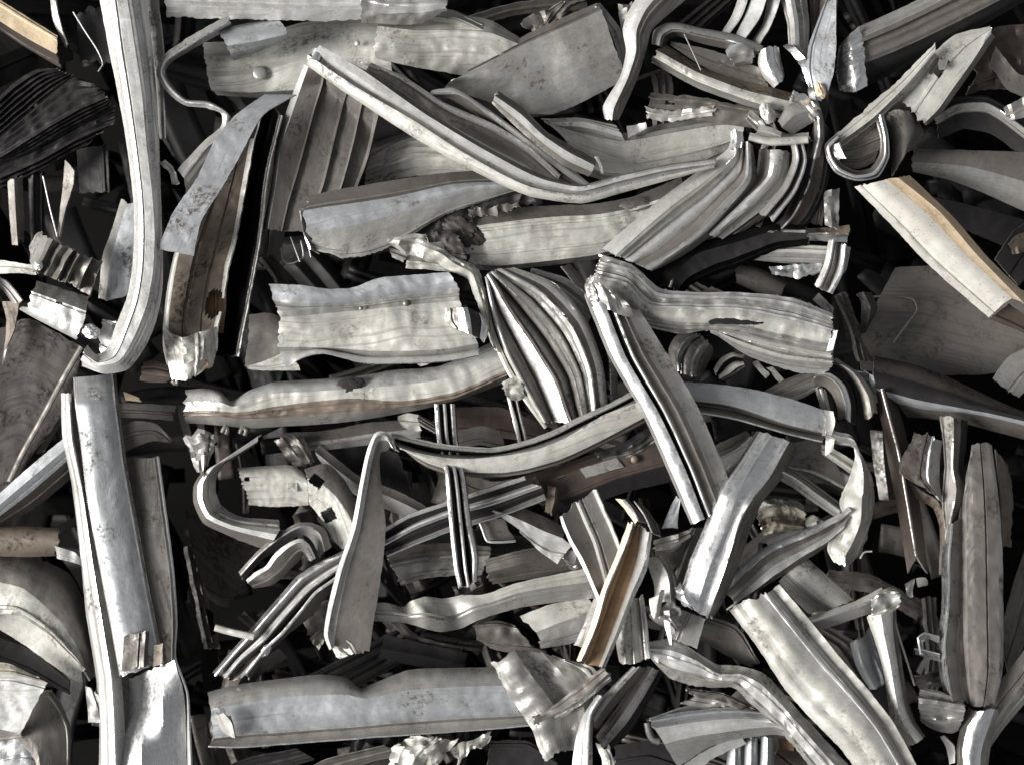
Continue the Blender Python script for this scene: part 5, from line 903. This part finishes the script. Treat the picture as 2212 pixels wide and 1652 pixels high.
# elbow at lower right
P('elbow_strip','pale arm of an elbow strip running up right to a crushed knot','metal strip','cream,grey',60,'-10:1744,1334 1800,1314 1850,1296 1904,1268|8:1748,1344 1800,1326 1856,1308 1912,1286|-20:1762,1364 1810,1348 1864,1330 1918,1310',parts='upper_face,lower_face',am=3)
P('crushed_knot','crushed pale knot where the elbow strip turns down','knot','cream,pale,cream',80,'-20:1880,1290 1894,1276 1920,1268 1938,1272|10:1882,1302 1900,1290 1922,1284 1944,1284|6:1884,1316 1904,1308 1924,1302 1942,1300|-20:1888,1330 1908,1328 1926,1322 1938,1314',cr=7,am=4,step=4,rag=(4,5),side=(3,3))
P('elbow_strip','speckled leg of the elbow strip dropping to a rounded tip at lower right','metal strip','cream,pale,taupe',60,
 '-16:1872,1332 1892,1390 1908,1450 1920,1530 1930,1580 1962,1612|10:1900,1312 1912,1380 1924,1440 1936,1510 1950,1560 1984,1604|-10:1928,1300 1930,1370 1940,1440 1954,1520 1970,1560 1994,1592|-34:1934,1300 1940,1370 1950,1440 1964,1520 1980,1560 1998,1588',parts='face,bright_face,side',am=3,prof={0:5.0,1:5.0},rag=(4,3),cr=1)
T('wire','thin pale wire running down right of the elbow leg','wire','grey',40,'1929,1326 1944,1380 1960,1430 1976,1480',2.4)
P('metal_sheet','smooth bluish sheet glimpsed in the gap left of the elbow leg','metal sheet','blue',-20,'-10:1836,1390 1850,1440 1880,1490|14:1870,1370 1880,1420 1906,1480|0:1890,1340 1905,1400 1916,1470',am=4,prof={0:10.0})
P('metal_strip','dark strip in the gap under the bluish glimpsed sheet','metal strip','dark',-100,'0:1840,1500 1880,1540 1920,1600|0:1880,1490 1930,1540 1970,1620',am=5)
# centre-left bits
P('metal_tube','small brown curled sheet under the hook of the long ribbed strip','curl','brown',-20,'0:310,782 330,778 366,790|10:306,802 340,806 376,812|0:302,822 330,826 360,826',am=4,rag=(4,4))
T('tube_end','tiny rolled tube end beside the brown curl','tube','taupe',-10,'372,798 382,812 380,830 372,822',5)
P('metal_strip','grey stub strip under the brown curl','metal strip','taupe',-60,'0:255,870 320,872 378,876|0:255,900 320,904 374,908',am=4,rag=(3,5))
P('metal_scrap','small tan chip above the grey stub strip','chip','tan',-50,'0:266,846 300,858|0:270,864 306,868',am=4)
P('metal_sheet','curved taupe sheet edge right of the bluish smooth channel top','metal sheet','taupe',-70,'0:250,930 300,910 350,920 375,952|0:255,960 310,944 370,956' if False else '0:248,924 296,908 340,916 372,952|-6:255,986 290,966 330,952 368,956',am=5)
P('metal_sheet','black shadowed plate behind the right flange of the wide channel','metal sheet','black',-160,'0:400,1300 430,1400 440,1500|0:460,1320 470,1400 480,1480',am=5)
P('curled_scrap','small dark hoop of strip near the gap below the multi-lined strip','metal strip','dark',-100,'0:500,1500 540,1440 600,1400|0:520,1520 560,1460 620,1420',am=5)

# ---- extra layers packed into the upper right knot and other dense spots
P('folded_layer','thin bent layer squeezed between the ribbed fan and the dark channel','metal strip','grey,dark,pale',70,
 '-10:1706,300 1712,340 1690,400 1640,460|4:1716,298 1724,342 1702,404 1652,466|-14:1722,300 1732,346 1710,408 1660,472|2:1730,300 1740,348 1718,412 1668,478',parts='fold,groove,fold',am=3,rag=(4,6))
P('folded_layer','crushed cream layer tucked under the foot of the stained channel','metal strip','cream,taupe',44,
 '-6:1620,236 1650,262 1700,290 1746,286|8:1616,250 1648,276 1700,304 1750,298|-14:1612,262 1640,290 1700,316 1750,312',parts='fold,underside',am=4,cr=3,rag=(5,6),side=(3,3))
P('folded_layer','dark creased layer right of the rounded plate in the knot','metal strip','taupe,grey',56,
 '-10:1742,222 1756,250 1758,300 1750,340|6:1756,220 1768,250 1770,300 1760,344|-16:1768,222 1778,254 1780,300 1770,340',parts='fold,underside',am=4,cr=3,rag=(5,5))
P('folded_layer','silver crimped layer over the top end of the dark channel','metal strip','shiny,grey',60,
 '0:1716,196 1742,206 1772,236|10:1710,208 1736,220 1764,248|-8:1702,222 1730,234 1754,262',parts='fold,underside',am=3,cr=6,rag=(5,5),side=(3,3),step=4)
P('folded_layer','pale pleated layer at the left foot of the rounded plate','metal strip','pale,taupe,grey',48,
 '-8:1630,262 1650,296 1640,330|6:1644,258 1664,294 1652,332|-10:1652,256 1672,292 1660,332|4:1662,254 1682,290 1672,330',parts='fold,groove,fold',am=3,cr=3,rag=(4,4))
P('flattened_strip','flat grimy strip wedged between the cream sheet and the charred strip','metal strip','taupe,grey',20,
 '-10:1560,490 1500,530 1440,580|6:1580,500 1516,544 1452,600|-14:1590,520 1530,560 1470,612',parts='face,side',am=4,cr=2)
P('flattened_strip','flattened grey strip running under the twisted ribbon to the angle bar','metal strip','grey,taupe',-30,
 '-6:1880,930 1886,1000 1900,1080|6:1906,930 1910,1000 1920,1080|-10:1926,940 1930,1000 1936,1080',parts='face,side',am=4)
P('metal_scrap','dull pleated scrap in the gap right of the U-bent strip','scrap','taupe',-60,'0:590,950 620,990 640,1010|8:620,940 650,980 664,1004|0:650,940 670,970 680,1000',cr=6,am=5,rag=(5,5))
P('flattened_strip','flattened taupe strip lying between the hooked strip and the long stained strip','metal strip','taupe,grey',-80,
 '-6:610,935 700,930 800,912 900,905|8:620,955 710,950 806,935 906,925|-8:626,975 716,970 816,958 910,945',parts='face,side',am=4)
P('metal_scrap','pair of creased dull flaps in the gap right of the multi-lined strip','scrap','taupe',-50,'0:650,1330 690,1300 720,1290|8:664,1370 700,1340 716,1330|0:690,1400 704,1380 712,1360',cr=8,am=5,rag=(6,6),side=(4,4))
P('flattened_strip','dim flat strip in the gap between the long bottom channel and the wavy ribbon','metal strip','dark',-120,
 '-6:830,1370 920,1390 1010,1410|6:824,1400 916,1416 1004,1436|-6:820,1420 910,1440 1000,1450',am=5)

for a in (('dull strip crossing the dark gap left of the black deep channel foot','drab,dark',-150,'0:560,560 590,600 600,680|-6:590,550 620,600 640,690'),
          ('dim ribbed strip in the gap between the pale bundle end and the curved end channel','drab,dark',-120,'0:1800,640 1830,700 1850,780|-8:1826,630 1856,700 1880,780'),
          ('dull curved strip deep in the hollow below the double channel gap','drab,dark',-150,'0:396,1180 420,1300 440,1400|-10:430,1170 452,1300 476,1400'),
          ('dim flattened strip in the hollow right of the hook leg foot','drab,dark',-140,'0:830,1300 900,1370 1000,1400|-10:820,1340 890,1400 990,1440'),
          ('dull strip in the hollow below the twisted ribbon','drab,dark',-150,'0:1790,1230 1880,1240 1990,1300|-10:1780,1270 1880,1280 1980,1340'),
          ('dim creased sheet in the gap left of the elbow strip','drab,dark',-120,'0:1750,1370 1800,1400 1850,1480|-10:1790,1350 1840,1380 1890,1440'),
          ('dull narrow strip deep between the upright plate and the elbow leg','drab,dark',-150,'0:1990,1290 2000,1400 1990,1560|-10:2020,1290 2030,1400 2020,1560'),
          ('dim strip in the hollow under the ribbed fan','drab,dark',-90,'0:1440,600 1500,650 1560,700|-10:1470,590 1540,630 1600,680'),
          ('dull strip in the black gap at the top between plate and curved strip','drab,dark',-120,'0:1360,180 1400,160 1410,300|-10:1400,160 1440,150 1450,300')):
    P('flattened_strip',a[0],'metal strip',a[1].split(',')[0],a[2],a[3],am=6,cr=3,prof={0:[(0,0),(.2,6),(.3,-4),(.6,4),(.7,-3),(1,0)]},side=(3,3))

P('crust','black scraped smear on the web of the thick pale bundle','crust','dark',92,'0:1532,690 1570,686 1610,688 1652,694|4:1534,702 1572,700 1612,702 1650,700',am=1,th=2,rag=(6,8),side=(4,3),cr=1)
P('metal_scrap','tiny torn burr flakes along the upper edge of the long stained strip','scrap','grey',30,'0:900,780 925,772 950,762|2:905,792 930,784 955,770',am=3,rag=(8,8),side=(5,2),cr=4)
P('metal_scrap','jagged reddish scrap in the dark hollow right of the second ribbed strip','scrap','brown',20,'0:1650,400 1636,440 1622,480|4:1676,400 1660,450 1640,490',am=4,cr=8,rag=(6,6),side=(6,6))
P('metal_scrap','torn brown flake on the left end of the long dirty cream sheet','scrap','mottle',44,'0:920,505 950,498 985,500|6:930,530 965,528 1000,536|0:955,548 985,556 1010,560',am=4,cr=6,rag=(6,6),side=(5,5),step=4)
P('metal_scrap','dark ragged flap along the top of the long dirty cream sheet','scrap','taupe',40,'0:1010,452 1060,446 1120,436|4:1016,470 1066,462 1124,450',am=4,cr=6,rag=(5,5),side=(5,6),step=4)
